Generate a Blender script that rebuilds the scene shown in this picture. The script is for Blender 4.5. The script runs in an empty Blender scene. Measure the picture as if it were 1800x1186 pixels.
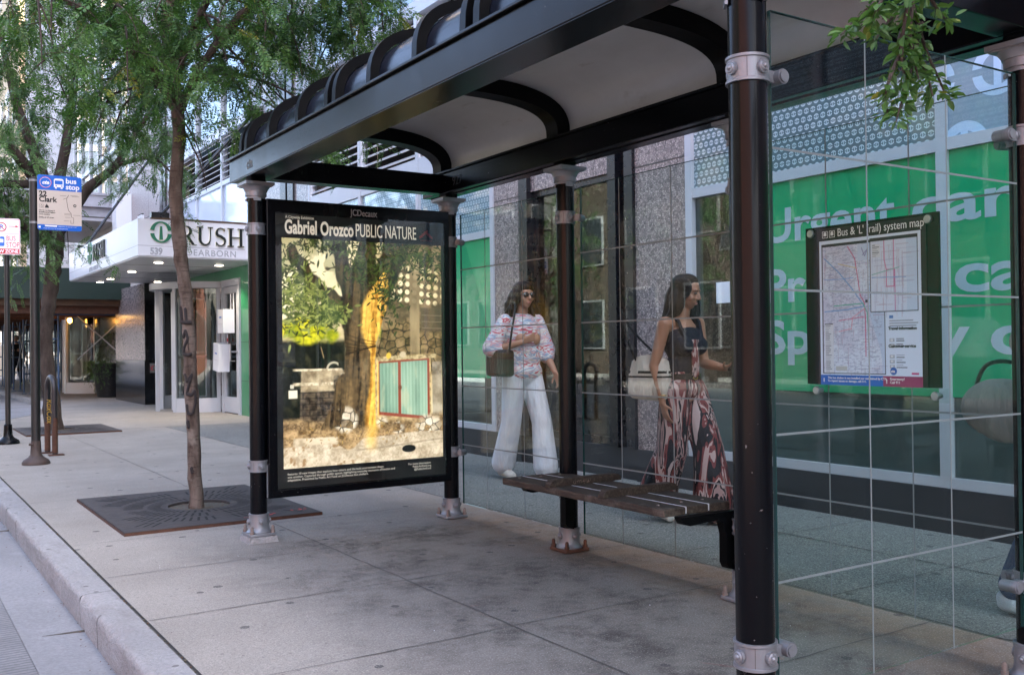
import bpy, bmesh, math, random
import numpy as np
from mathutils import Vector, Matrix
random.seed(7); RNG=np.random.default_rng(11)
R_=math.radians
SC=bpy.context.scene
COL=SC.collection

# ------------------------------------------------------------------ camera, light, exposure
cam_d=bpy.data.cameras.new('camera'); cam=bpy.data.objects.new('camera',cam_d); COL.objects.link(cam)
YAW,PIT,ROL=.5792,.0087,-.0118
fw=Vector((math.sin(YAW)*math.cos(PIT),math.cos(YAW)*math.cos(PIT),math.sin(PIT)))
r0=Vector((math.cos(YAW),-math.sin(YAW),0)); u0=r0.cross(fw)
rr=r0*math.cos(ROL)+u0*math.sin(ROL); uu=-r0*math.sin(ROL)+u0*math.cos(ROL)
M=Matrix((rr,uu,-fw)).transposed().to_4x4(); M.translation=Vector((0,0,1.16)); cam.matrix_world=M
cam_d.sensor_width=36; cam_d.lens=1711.8/1800*36; cam_d.clip_end=1500; cam_d.clip_start=.05
SC.camera=cam
SUN_EL=R_(44); SUN_DIR=Vector((.66*math.cos(SUN_EL),-.75*math.cos(SUN_EL),math.sin(SUN_EL))).normalized()  # towards the sun
w=bpy.data.worlds.new('World'); SC.world=w; w.use_nodes=True
nt=w.node_tree; bg=nt.nodes['Background']
sky=nt.nodes.new('ShaderNodeTexSky'); sky.sky_type='NISHITA'; sky.sun_disc=False
sky.sun_elevation=SUN_EL; sky.sun_rotation=math.atan2(SUN_DIR.x,SUN_DIR.y)
sky.air_density=.75; sky.dust_density=6.0; sky.ozone_density=1.0
nt.links.new(sky.outputs[0],bg.inputs[0]); bg.inputs[1].default_value=.15
sun_d=bpy.data.lights.new('sun','SUN'); sun_d.energy=4.5; sun_d.angle=R_(.5); sun_d.color=(1,.93,.82)
sun=bpy.data.objects.new('sun',sun_d); COL.objects.link(sun); sun.rotation_euler=(-SUN_DIR).to_track_quat('-Z','Y').to_euler()
SC.view_settings.view_transform='Standard'; SC.view_settings.look='None'; SC.view_settings.gamma=1
SC.view_settings.exposure=3.32
SC.render.engine='CYCLES'
SC.cycles.max_bounces=10; SC.cycles.transparent_max_bounces=24; SC.cycles.glossy_bounces=5; SC.cycles.diffuse_bounces=4
SC.cycles.use_denoising=True; SC.cycles.caustics_reflective=False; SC.cycles.caustics_refractive=False

# ------------------------------------------------------------------ node helpers
class Sh:
    """a socket with arithmetic"""
    def __init__(s,nt,o): s.nt=nt; s.o=o
    def _m(s,op,*a,clamp=False):
        n=s.nt.nodes.new('ShaderNodeMath'); n.operation=op; n.use_clamp=clamp
        for i,x in enumerate((s,)+a):
            if isinstance(x,Sh): s.nt.links.new(x.o,n.inputs[i])
            else: n.inputs[i].default_value=x
        return Sh(s.nt,n.outputs[0])
    def __add__(s,b): return s._m('ADD',b)
    def __sub__(s,b): return s._m('SUBTRACT',b)
    def __mul__(s,b): return s._m('MULTIPLY',b)
    def __truediv__(s,b): return s._m('DIVIDE',b)
    def fract(s): return s._m('FRACT')
    def floor(s): return s._m('FLOOR')
    def abs(s): return s._m('ABSOLUTE')
    def sqrt(s): return s._m('SQRT')
    def lt(s,b): return s._m('LESS_THAN',b)
    def gt(s,b): return s._m('GREATER_THAN',b)
    def max(s,b): return s._m('MAXIMUM',b)
    def min(s,b): return s._m('MINIMUM',b)
    def mod(s,b): return s._m('FLOORED_MODULO',b)
    def ramp(s,a,b): # smooth 0..1 between a and b
        n=s.nt.nodes.new('ShaderNodeMapRange'); n.interpolation_type='SMOOTHSTEP'
        s.nt.links.new(s.o,n.inputs[0]); n.inputs[1].default_value=a; n.inputs[2].default_value=b
        return Sh(s.nt,n.outputs[0])
def c4(c): return (c[0],c[1],c[2],1) if len(c)==3 else c
class Mt:
    def __init__(s,name):
        s.m=bpy.data.materials.new(name); s.m.use_nodes=True; s.nt=s.m.node_tree
        s.b=s.nt.nodes['Principled BSDF']; s._pos=None
    def coord(s):
        if s._pos is None: s._pos=s.nt.nodes.new('ShaderNodeNewGeometry').outputs['Position']
        return s._pos
    def xyz(s):
        n=s.nt.nodes.new('ShaderNodeSeparateXYZ'); s.nt.links.new(s.coord(),n.inputs[0]); return [Sh(s.nt,n.outputs[i]) for i in range(3)]
    def objc(s):
        s._pos=s.nt.nodes.new('ShaderNodeTexCoord').outputs['Object']; return s
    def noise(s,scale,detail=4,rough=.55,stretch=None,dist=0):
        n=s.nt.nodes.new('ShaderNodeTexNoise'); n.inputs['Scale'].default_value=scale; n.inputs['Detail'].default_value=detail
        n.inputs['Roughness'].default_value=rough; n.inputs['Distortion'].default_value=dist
        v=s.coord()
        if stretch:
            mp=s.nt.nodes.new('ShaderNodeMapping'); mp.inputs['Scale'].default_value=stretch; s.nt.links.new(v,mp.inputs[0]); v=mp.outputs[0]
        s.nt.links.new(v,n.inputs['Vector']); return Sh(s.nt,n.outputs['Fac'])
    def voro(s,scale,feature='F1',out='Distance',rand=1,dim='3D'):
        n=s.nt.nodes.new('ShaderNodeTexVoronoi'); n.voronoi_dimensions=dim; n.feature=feature; n.inputs['Scale'].default_value=scale; n.inputs['Randomness'].default_value=rand
        s.nt.links.new(s.coord(),n.inputs['Vector']); return Sh(s.nt,n.outputs[out])
    def mix(s,f,a,b,mode='MIX'):
        n=s.nt.nodes.new('ShaderNodeMix'); n.data_type='RGBA'; n.blend_type=mode
        for i,x in ((0,f),(6,a),(7,b)):
            if isinstance(x,Sh): s.nt.links.new(x.o,n.inputs[i])
            elif i==0: n.inputs[0].default_value=x
            else: n.inputs[i].default_value=c4(x)
        return Sh(s.nt,n.outputs[2])
    def ramp(s,f,stops):
        n=s.nt.nodes.new('ShaderNodeValToRGB'); e=n.color_ramp.elements
        while len(e)<len(stops): e.new(.5)
        for el,(p,c) in zip(e,stops): el.position=p; el.color=c4(c)
        s.nt.links.new(f.o,n.inputs[0]); return Sh(s.nt,n.outputs[0])
    def set(s,**k):
        for key,v in k.items():
            i=s.b.inputs[{'col':'Base Color','rough':'Roughness','metal':'Metallic','coat':'Coat Weight','spec':'Specular IOR Level','trans':'Transmission Weight','alpha':'Alpha','coatr':'Coat Roughness','em':'Emission Color','ems':'Emission Strength','ior':'IOR','sss':'Subsurface Weight'}[key]]
            if isinstance(v,Sh): s.nt.links.new(v.o,i)
            elif isinstance(v,tuple): i.default_value=c4(v)
            else: i.default_value=v
        return s
    def bump(s,h,strength=.3,dist=.01):
        n=s.nt.nodes.new('ShaderNodeBump'); n.inputs['Strength'].default_value=strength; n.inputs['Distance'].default_value=dist
        s.nt.links.new(h.o,n.inputs['Height']); s.nt.links.new(n.outputs[0],s.b.inputs['Normal']); return s
def simple(name,col,rough=.5,metal=0,var=.25,scale=6,bump=0,coat=0,spec=.5,stretch=None):
    t=Mt(name); n=t.noise(scale,5,.6,stretch)
    t.set(col=t.mix(n,tuple(x*(1-var) for x in col),tuple(min(1,x*(1+var)) for x in col)),metal=metal,coat=coat,spec=spec)
    n2=t.noise(scale*3.1,3); t.set(rough=n2*(.3*rough)+rough*.85)
    if bump: t.bump(t.noise(scale*8,4),bump,.004)
    return t.m
def glass_mat(name,tint,ior=1.5,rough=0,gcol=(1,1,1),streak=0):
    t=Mt(name); nt=t.nt; nt.nodes.remove(t.b)
    ge=nt.nodes.new('ShaderNodeNewGeometry'); dp=nt.nodes.new('ShaderNodeVectorMath'); dp.operation='DOT_PRODUCT'
    nt.links.new(ge.outputs['Incoming'],dp.inputs[0]); nt.links.new(ge.outputs['Normal'],dp.inputs[1])
    f0=((ior-1)/(ior+1))**2; fr_=Sh(nt,dp.outputs['Value']).abs()*-1+1; fr_=fr_._m('POWER',5.)*(1-f0)+f0   # two-sided Schlick reflectance of a thin sheet
    class fr: outputs=[fr_.o]
    tr=nt.nodes.new('ShaderNodeBsdfTransparent'); tr.inputs[0].default_value=c4(tint)
    gl=nt.nodes.new('ShaderNodeBsdfGlossy'); gl.inputs['Roughness'].default_value=rough; gl.inputs[0].default_value=c4(gcol)
    mx=nt.nodes.new('ShaderNodeMixShader'); out=[n for n in nt.nodes if n.type=='OUTPUT_MATERIAL'][0]
    nt.links.new(fr.outputs[0],mx.inputs[0]); nt.links.new(tr.outputs[0],mx.inputs[1]); nt.links.new(gl.outputs[0],mx.inputs[2])
    last=mx
    if streak:
        df=nt.nodes.new('ShaderNodeBsdfDiffuse'); df.inputs[0].default_value=(.5,.55,.55,1)
        s=t.noise(3,5,.6,(1,1,.35)).ramp(.42,.8)*streak
        m2=nt.nodes.new('ShaderNodeMixShader'); nt.links.new(s.o,m2.inputs[0]); nt.links.new(mx.outputs[0],m2.inputs[1]); nt.links.new(df.outputs[0],m2.inputs[2]); last=m2
    nt.links.new(last.outputs[0],out.inputs[0]); return t.m

# ------------------------------------------------------------------ mesh helpers
DG=lambda: bpy.context.evaluated_depsgraph_get()
class MB:
    def __init__(s): s.v=[]; s.f=[]; s.m=[]; s.s=[]
    def add(s,v,f,mi=0,sm=False):
        o=len(s.v); s.v+= [tuple(x) for x in v]; s.f+=[tuple(i+o for i in q) for q in f]; s.m+=[mi]*len(f); s.s+=[sm]*len(f); return s
    def box(s,x0,x1,y0,y1,z0,z1,mi=0,bev=0):
        if bev:
            return s.bevbox(x0,x1,y0,y1,z0,z1,bev,mi)
        v=[(x,y,z) for z in (z0,z1) for y in (y0,y1) for x in (x0,x1)]
        return s.add(v,[(0,2,3,1),(4,5,7,6),(0,1,5,4),(2,6,7,3),(0,4,6,2),(1,3,7,5)],mi)
    def bevbox(s,x0,x1,y0,y1,z0,z1,b,mi=0):
        bm=bmesh.new(); bmesh.ops.create_cube(bm,size=1)
        for q in bm.verts: q.co=Vector(((x0+x1)/2+q.co.x*(x1-x0),(y0+y1)/2+q.co.y*(y1-y0),(z0+z1)/2+q.co.z*(z1-z0)))
        bmesh.ops.bevel(bm,geom=bm.edges[:],offset=b,segments=2,affect='EDGES',profile=.5); return s.bm(bm,mi,False)
    def bm(s,bm,mi=0,sm=True):
        bm.verts.index_update(); s.add([q.co[:] for q in bm.verts],[[q.index for q in f.verts] for f in bm.faces],mi,sm); bm.free(); return s
    def obox(s,c,ax,ay,az,mi=0):
        c,ax,ay,az=map(Vector,(c,ax,ay,az))
        v=[c+ax*i+ay*j+az*k for k in (-1,1) for j in (-1,1) for i in (-1,1)]
        return s.add(v,[(0,2,3,1),(4,5,7,6),(0,1,5,4),(2,6,7,3),(0,4,6,2),(1,3,7,5)],mi)
    def bar(s,a,b,wd,h,up=(0,0,1),mi=0):
        a,b=Vector(a),Vector(b); d=(b-a); n=d.normalized(); si=n.cross(Vector(up)).normalized(); u=si.cross(n)
        return s.obox((a+b)/2,d/2,si*wd/2,u*h/2,mi)
    def tube(s,pts,rad,n=12,mi=0,caps=True,sm=True):
        pts=[Vector(p) for p in pts]; rad=rad if hasattr(rad,'__len__') else [rad]*len(pts)
        v=[];f=[]; pu=None
        for i,p in enumerate(pts):
            t=(pts[min(i+1,len(pts)-1)]-pts[max(i-1,0)]).normalized()
            if pu is None: pu=t.orthogonal().normalized()
            pu=(pu-t*pu.dot(t)).normalized(); w_=t.cross(pu)
            for k in range(n):
                a=2*math.pi*k/n; v.append(p+(pu*math.cos(a)+w_*math.sin(a))*rad[i])
        for i in range(len(pts)-1):
            for k in range(n): f.append((i*n+k,i*n+(k+1)%n,(i+1)*n+(k+1)%n,(i+1)*n+k))
        s.add(v,f,mi,sm)
        if caps:
            o=len(s.v)-len(v); s.f.append(tuple(o+k for k in reversed(range(n)))); s.f.append(tuple(o+(len(pts)-1)*n+k for k in range(n))); s.m+=[mi]*2; s.s+=[False]*2
        return s
    def lathe(s,c,prof,n=28,mi=0,axis='Z',sm=True):
        # prof: list of (r,z)
        v=[];f=[]
        for r,z in prof:
            for k in range(n):
                a=2*math.pi*k/n; x,y=r*math.cos(a),r*math.sin(a)
                p={'Z':(x,y,z),'X':(z,x,y),'Y':(y,z,x)}[axis]; v.append((c[0]+p[0],c[1]+p[1],c[2]+p[2]))
        for i in range(len(prof)-1):
            for k in range(n): f.append((i*n+k,i*n+(k+1)%n,(i+1)*n+(k+1)%n,(i+1)*n+k))
        f.append(tuple(reversed(range(n)))); f.append(tuple((len(prof)-1)*n+k for k in range(n)))
        return s.add(v,f,mi,sm)
    def sph(s,c,r,mi=0,n=12,rot=None):
        r=r if hasattr(r,'__len__') else (r,r,r)
        bm=bmesh.new(); bmesh.ops.create_uvsphere(bm,u_segments=n,v_segments=max(6,n*2//3),radius=1)
        for q in bm.verts:
            p=Vector((q.co.x*r[0],q.co.y*r[1],q.co.z*r[2]))
            if rot: p=rot@p
            q.co=p+Vector(c)
        return s.bm(bm,mi)
    def poly(s,pts2,O,Rt,U,th=.004,mi=0,side=None):
        # flat outline (x,y) on plane O + x R + y U, thickness towards the normal
        O,Rt,U=Vector(O),Vector(Rt),Vector(U); N=Rt.cross(U)
        ar=sum(pts2[i-1][0]*pts2[i][1]-pts2[i][0]*pts2[i-1][1] for i in range(len(pts2)))
        if ar<0: pts2=pts2[::-1]
        n=len(pts2); v=[O+Rt*x+U*y+N*th for x,y in pts2]+[O+Rt*x+U*y for x,y in pts2]
        s.add(v,[tuple(range(n))],mi); o=len(s.v)-2*n
        s.f+=[(o+i,o+n+i,o+n+(i+1)%n,o+(i+1)%n) for i in range(n)]; k=mi if side is None else side
        s.m+=[k]*n; s.s+=[False]*n; return s
    def rect(s,x,y,w_,h,O,Rt,U,th=.004,mi=0): return s.poly([(x,y),(x+w_,y),(x+w_,y+h),(x,y+h)],O,Rt,U,th,mi)
    def text(s,body,size,O,Rt,U,mi=0,bold=0,sx=1,align='LEFT',ext=.001,space=1,shear=0,line=1):
        cu=bpy.data.curves.new('t','FONT'); cu.body=body; cu.size=size; cu.offset=bold; cu.extrude=ext; cu.align_x=align; cu.space_character=space; cu.shear=shear; cu.space_line=line; cu.resolution_u=4
        ob=bpy.data.objects.new('t',cu); COL.objects.link(ob); me=bpy.data.meshes.new_from_object(ob.evaluated_get(DG()))
        O,Rt,U=Vector(O),Vector(Rt),Vector(U); N=Rt.cross(U)
        s.add([O+Rt*(q.co.x*sx)+U*q.co.y+N*(q.co.z+ext) for q in me.vertices],[tuple(p.vertices) for p in me.polygons],mi)
        bpy.data.objects.remove(ob); bpy.data.curves.remove(cu); bpy.data.meshes.remove(me); return s
    def build(s,name,mats,parent=None,org=None,angle=38):
        me=bpy.data.meshes.new(name)
        o=Vector(parent['_o']) if parent is not None and '_o' in parent else (Vector(org) if org else Vector((0,0,0)))
        me.from_pydata([tuple(Vector(p)-o) for p in s.v],[],s.f)
        for m in (mats if isinstance(mats,(list,tuple)) else [mats]): me.materials.append(m)
        me.polygons.foreach_set('material_index',s.m); me.polygons.foreach_set('use_smooth',s.s)
        if any(s.s): me.set_sharp_from_angle(angle=R_(angle))
        me.update()
        return link(name,me,parent,o)
def link(name,me,parent=None,o=(0,0,0)):
    ob=bpy.data.objects.new(name,me); COL.objects.link(ob); ob['_o']=tuple(o)
    if parent is not None: ob.parent=parent
    else: ob.location=o
    return ob
def tag(o,label,cat,group=None):
    o['label']=label; o['category']=cat
    if group: o['group']=group
    return o
def thing(name,loc,label,cat,group=None,rz=0):
    e=bpy.data.objects.new(name,None); COL.objects.link(e); e.location=loc; e['_o']=tuple(loc) if not rz else (0.,0.,0.); e.empty_display_size=.1; e.rotation_euler.z=rz
    return tag(e,label,cat,group)
def struct(o,kind='structure'): o['kind']=kind; return o
def kids(o): return [c for c in bpy.data.objects if c.parent==o]
def copy_tree(o,loc=None,rz=None,parent=None):
    ch=kids(o); c=o.copy(); COL.objects.link(c)
    if parent is not None: c.parent=parent
    if loc is not None: c.location=loc
    if rz is not None: c.rotation_euler.z=rz
    for k in ch: copy_tree(k,parent=c)
    return c
X1=(1,0,0); YM=(0,-1,0); Z1=(0,0,1)

# ------------------------------------------------------------------ materials
def concrete(name,dark,light,joint=True,scale=1.0):
    t=Mt(name); x,y,z=t.xyz()
    big=t.noise(.9*scale,6,.65); fine=t.noise(55,3,.7); mid=t.noise(7,5,.6)
    base=t.mix(big.ramp(.3,.7),dark,light)
    base=t.mix(fine.ramp(.25,.75)*.45,base,tuple(v*.55 for v in dark))
    base=t.mix((mid.ramp(.55,.75))*.25,base,tuple(min(1,v*1.25) for v in light))
    return t,base,x,y,big,fine,mid
def sidewalk_mat():
    t,b,x,y,big,fine,mid=concrete('sidewalk_concrete',(.262,.236,.205),(.35,.318,.278))
    # aggregate strip next to the building
    agg=x.gt(3.66); vo=t.voro(150,'F1','Color'); sp=t.nt.nodes.new('ShaderNodeSeparateColor'); t.nt.links.new(vo.o,sp.inputs[0]); vr=Sh(t.nt,sp.outputs[0])
    aggc=t.ramp(vr,[(0,(.07,.07,.066)),(.45,(.15,.148,.138)),(.8,(.20,.196,.18)),(1,(.36,.35,.32))])
    aggc=t.mix(big.ramp(.35,.75)*.35,aggc,(.2,.2,.19))
    b=t.mix(agg*y.lt(15.2),b,aggc)
    # blotchy grime where people wait, plus painted roof shade darkening the whole footprint
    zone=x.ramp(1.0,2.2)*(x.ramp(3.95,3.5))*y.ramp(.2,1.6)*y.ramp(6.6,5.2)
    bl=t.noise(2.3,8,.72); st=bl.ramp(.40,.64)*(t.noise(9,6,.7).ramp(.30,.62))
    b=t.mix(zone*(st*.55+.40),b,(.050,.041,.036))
    rust=x.ramp(2.95,3.3)*x.ramp(3.7,3.6)*y.ramp(7.5,5.5)*y.ramp(.5,2)
    b=t.mix(rust*(t.noise(5,6,.7).ramp(.3,.65)*.5),b,(.22,.145,.085))
    red=t.noise(2.6,4,.6,dist=1).ramp(.66,.74)*zone*.25
    b=t.mix(red,b,(.25,.06,.05))
    # old gum and drip spots
    g=t.voro(1.9,'F1',dim='2D'); b=t.mix(g.lt((mid*.075))*.75,b,(.045,.043,.043))
    g2=t.voro(6.3,'F1',dim='2D'); b=t.mix(g2.lt(mid*.09)*.4*(big.gt(.52)),b,(.07,.065,.06))
    g3=t.noise(150,2,.6); b=t.mix(g3.ramp(.56,.70)*.5,b,(.50,.46,.41)); b=t.mix(g3.ramp(.44,.32)*.55,b,(.085,.075,.068))
    t.set(col=b,rough=.88,spec=.3); t.bump(fine*.6+mid*.4+vr*agg*.6,.45,.006); return t.m
def kerb_mat():
    t,b,x,y,big,fine,mid=concrete('kerb_concrete',(.31,.302,.298),(.40,.392,.388))
    b=t.mix(t.noise(3,6,.75,(1.5,.4,3)).ramp(.48,.70)*.6,b,(.20,.185,.17)); b=t.mix(t.noise(11,6,.75).ramp(.55,.72)*.5,b,(.16,.15,.14))
    g=t.voro(4.1,'F1',dim='2D'); b=t.mix(g.lt(.05)*.6,b,(.07,.065,.06))
    t.set(col=b,rough=.9,spec=.25); t.bump(fine*.5+t.noise(16,6,.75)*1.2,.9,.02); return t.m
def gutter_mat():
    t,b,x,y,big,fine,mid=concrete('gutter_concrete',(.20,.20,.208),(.275,.275,.285))
    b=t.mix(t.noise(1.6,5,.7,(2,.5,1)).ramp(.5,.75)*.5,b,(.17,.165,.165))
    t.set(col=b,rough=.88,spec=.25); t.bump(fine*.6+mid*.4,.5,.007); return t.m
def road_mat():
    t,b,x,y,big,fine,mid=concrete('road_concrete',(.15,.15,.155),(.24,.24,.25))
    gr=((y*28)).fract(); b=t.mix(gr.lt(.35)*.55,b,(.075,.075,.078))
    t.set(col=b,rough=.9,spec=.25); t.bump(fine*.6+gr*.3,.5,.008); return t.m
def granite_mat(name,cols,sc=55,gloss=.22):
    t=Mt(name); a=t.voro(sc,'F1','Color'); sp=t.nt.nodes.new('ShaderNodeSeparateColor'); t.nt.links.new(a.o,sp.inputs[0]); r=Sh(t.nt,sp.outputs[0])
    e=t.voro(sc,'DISTANCE_TO_EDGE'); n=t.noise(sc*.9,4,.6); k=t.noise(1.1,3)
    c=t.ramp((r*.65+n*.5)-.1,[(0,cols[0]),(.35,cols[1]),(.65,cols[2]),(1,cols[3])])
    c=t.mix(e.lt(.085)*.75,c,cols[0]); c=t.mix(k.ramp(.4,.7)*.2,c,cols[1])
    t.set(col=c,rough=gloss,spec=.5); return t.m
def logo_mat(name,bgc,fgc,cell=.056):
    t=Mt(name); x,y,z=t.xyz(); row=(z/cell).floor(); u=(y/cell+(row*.5)).fract()-.5; v=(z/cell).fract()-.5
    r=(u*u+v*v).sqrt(); ring=((r-.3).abs()).lt(.07)*(v+.0).abs().gt(.05); bar=u.abs().lt(.055)*r.lt(.24)
    f=ring.max(bar); n=t.noise(2.2,3)
    t.set(col=t.mix(f,t.mix(n,tuple(c*.8 for c in bgc),tuple(c*1.15 for c in bgc)),fgc),rough=.08,spec=.6,coat=1.0,coatr=.02); t.b.inputs['Coat IOR'].default_value=1.6; return t.m
m={}
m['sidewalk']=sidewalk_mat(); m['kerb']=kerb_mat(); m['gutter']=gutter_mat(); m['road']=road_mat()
m['joint']=simple('joint_dirt',(.075,.07,.063),.95,var=.5,scale=12)
m['moss']=simple('joint_debris',(.09,.08,.06),.95,var=.7,scale=25)
m['black']=simple('black_paint',(.0020,.0023,.0034),.2,var=.35,scale=3,coat=.0,spec=.13)
def chipped():
    t=Mt('black_paint_worn'); n=t.noise(3,5); ch=t.noise(70,3,.6); x,y,z=t.xyz(); low=z.ramp(1.3,.2)*.035
    c=t.mix(n,(.0015,.0018,.0028),(.003,.0034,.0048)); c=t.mix((ch+low).gt(.745),c,(.16,.155,.15)); d=t.noise(6,6,.7,(1,1,.25)); c=t.mix(d.ramp(.55,.75)*.35,c,(.018,.015,.013))
    t.set(col=c,rough=d*.22+.12,spec=.16); return t.m
m['black']=chipped()
m['blackmatte']=simple('black_coated_metal',(.0016,.0017,.0022),.4,var=.3,scale=4,spec=.12)
m['roofblack']=simple('roof_plastic',(.006,.0085,.016),.22,var=.3,scale=2,spec=.4)
m['silver']=simple('silver_paint',(.205,.212,.228),.42,metal=.4,var=.15,scale=14,bump=.08)
def litprint():
    t=Mt('backlit_cream_ink'); t.set(col=(.72,.66,.54),em=(1,.92,.78),ems=.04); return t.m
def soffit():
    t=Mt('white_soffit'); n=t.noise(2.1,6,.65,(1,.6,1)); st=t.noise(5,4,.6,(2,.7,1)).ramp(.62,.8)
    c=t.mix(n.ramp(.3,.75),(.5,.475,.455),(.6,.575,.555)); c=t.mix(st*.6,c,(.28,.22,.16)); t.set(col=c,rough=.36,spec=.5); return t.m
m['soffit']=soffit()
m['rust']=simple('rusty_iron',(.075,.032,.018),.85,var=.6,scale=22,bump=.4)
m['iron']=simple('grate_iron',(.05,.042,.040),.7,metal=.3,var=.4,scale=7,bump=.3)
m['hole']=simple('dark_slot',(.006,.006,.006),.9,var=.3)
m['bolt']=simple('weathered_bolt',(.2,.16,.14),.7,metal=.4,var=.5,scale=30)
def wood():
    t=Mt('weathered_wood'); g=t.noise(14,6,.7,(6,.7,6)); w2=t.noise(3,5,.7)
    c=t.ramp(g,[(.2,(.010,.007,.005)),(.5,(.036,.025,.018)),(.8,(.10,.075,.056))]); c=t.mix(w2.ramp(.58,.75)*.5,c,(.21,.175,.145))
    t.set(col=c,rough=.72,spec=.3); t.bump(g,.5,.004); return t.m
m['wood']=wood()
m['alu']=simple('white_aluminium',(.44,.46,.50),.35,var=.08,scale=5,metal=.1)
m['aludark']=simple('dark_bronze_metal',(.007,.0075,.0105),.28,var=.3,scale=4)
m['granite']=granite_mat('speckled_granite',[(.06,.055,.06),(.24,.20,.195),(.41,.34,.325),(.55,.47,.45)],46)
m['granitelight']=granite_mat('pale_granite',[(.17,.15,.15),(.38,.32,.31),(.5,.43,.42),(.58,.5,.49)],60,.5)
m['blackgranite']=granite_mat('black_polished_granite',[(.004,.0045,.006),(.007,.0075,.010),(.011,.012,.015),(.018,.019,.023)],70,.12)
m['graybase']=simple('dark_stone_base',(.017,.0185,.023),.5,var=.25,scale=9)
m['pane']=glass_mat('shelter_glass',(.885,.94,.93),1.24,streak=.004)
m['frit']=simple('etched_glass_line',(.16,.19,.195),.6,var=.08)
m['edge']=simple('glass_edge',(.012,.05,.045),.2,var=.2)
m['window']=glass_mat('window_glass',(.6,.66,.65),1.6)
m['windowup']=glass_mat('upper_window_glass',(.42,.48,.5),2.6,gcol=(.95,.98,1))
def green():
    t=Mt('green_vinyl'); n=t.noise(.9,4); t.set(col=t.mix(n,(.002,.27,.105),(.003,.33,.13)),rough=.2,spec=.25,coat=.8,coatr=.012); t.b.inputs['Coat IOR'].default_value=1.5; return t.m
m['green']=green(); m['greenlight']=simple('light_green_vinyl',(.035,.40,.16),.12,var=.1,coat=.7)
m['greenwall']=simple('green_wall_panel',(.010,.19,.07),.35,var=.12,scale=2,coat=.2)
m['vinylwhite']=simple('white_vinyl_lettering',(.36,.44,.49),.2,var=.05,coat=.5)
m['logo']=logo_mat('logo_frit_glass',(.105,.165,.19),(.5,.62,.68)); m['logoblue']=logo_mat('logo_frit_glass_pale',(.17,.27,.32),(.38,.53,.59),.056)
m['interior']=simple('dim_interior',(.25,.27,.255),.8,var=.3,scale=1.2); m['interiorlight']=simple('interior_pale',(.42,.44,.42),.8,var=.2,scale=2)
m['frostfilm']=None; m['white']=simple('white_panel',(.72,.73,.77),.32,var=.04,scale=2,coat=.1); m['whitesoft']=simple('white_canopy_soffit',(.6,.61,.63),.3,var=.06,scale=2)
m['frosted']=simple('frosted_white_panel',(.55,.62,.74),.15,var=.05,scale=1.5,coat=.5)
m['louver']=simple('louver_white',(.66,.66,.68),.4,var=.08)
m['rushgreen']=simple('emblem_green',(.012,.16,.08),.35,var=.1); m['rushdark']=simple('letter_dark_green',(.003,.007,.007),.35,var=.1)
m['halo']=simple('painted_letter_glow',(.75,.72,.5),.5,var=.05); m['graytext']=simple('gray_lettering',(.36,.37,.40),.4,var=.05)  # cream letter sides: back-lit glow painted as plain colour
m['chrome']=simple('brushed_steel',(.36,.37,.38),.35,metal=.9,var=.1)
m['signblue']=simple('sign_blue',(.005,.11,.50),.35,var=.06); m['signbeige']=simple('sign_beige',(.55,.48,.41),.4,var=.05,scale=8)
m['signwhite']=simple('sign_white',(.75,.75,.77),.4,var=.05); m['signred']=simple('sign_red',(.5,.012,.03),.4,var=.1)
m['ink']=simple('sign_ink',(.006,.0055,.0055),.5,var=.1); m['offwhite']=litprint()
m['pole']=simple('pole_black_metal',(.008,.007,.007),.45,var=.6,scale=9,bump=.1); m['polebrown']=simple('rusted_pole_base',(.05,.032,.026),.65,var=.6,scale=15,bump=.3)
m['hoard']=simple('green_plywood',(.002,.017,.011),.55,var=.2,scale=3); m['timber']=simple('shed_timber',(.10,.06,.036),.8,var=.5,scale=5,stretch=(1,1,5))
m['scafblue']=simple('blue_scaffold_steel',(.03,.075,.16),.4,var=.4,scale=8); m['scafgrey']=simple('galvanised_brace',(.3,.3,.3),.45,metal=.4,var=.3)
m['paper']=simple('white_paper',(.7,.71,.74),.6,var=.05); m['planter']=simple('planter_plastic',(.006,.007,.009),.5,var=.2)
def frostfilm():
    t=Mt('frosted_film'); t.set(col=(.5,.57,.56),rough=.15,alpha=.75,coat=.5); return t.m
m['frostfilm']=frostfilm()
def bulb():
    t=Mt('glowing_bulb'); t.set(col=(.9,.5,.15),em=(1,.42,.06),ems=9.); return t.m
def spot():
    t=Mt('downlight_lens'); t.set(col=(.9,.85,.75),em=(1,.86,.68),ems=2.6); return t.m
m['bulb']=bulb(); m['spot']=spot()
def bark(name,a,b,rings=False):
    t=Mt(name); n=t.noise(9,6,.7,(1,1,.35)); k=t.noise(30,4,.6); l=t.noise(2.3,4)
    c=t.mix(n.ramp(.3,.7),a,b); c=t.mix(l.ramp(.5,.7)*.5,c,tuple(x*1.5 for x in b)); 
    if rings:
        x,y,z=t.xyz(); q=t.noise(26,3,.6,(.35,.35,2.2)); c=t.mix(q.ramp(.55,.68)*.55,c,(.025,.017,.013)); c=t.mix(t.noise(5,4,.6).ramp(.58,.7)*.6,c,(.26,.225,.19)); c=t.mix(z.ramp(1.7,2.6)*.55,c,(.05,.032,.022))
    t.set(col=c,rough=.92,spec=.2); t.bump(n+k*.4,.9,.02); return t.m
m['bark']=bark('tree_bark_pale',(.045,.030,.022),(.17,.135,.112),True); m['barkdark']=bark('tree_bark_dark',(.03,.022,.018),(.075,.058,.05))
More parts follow.
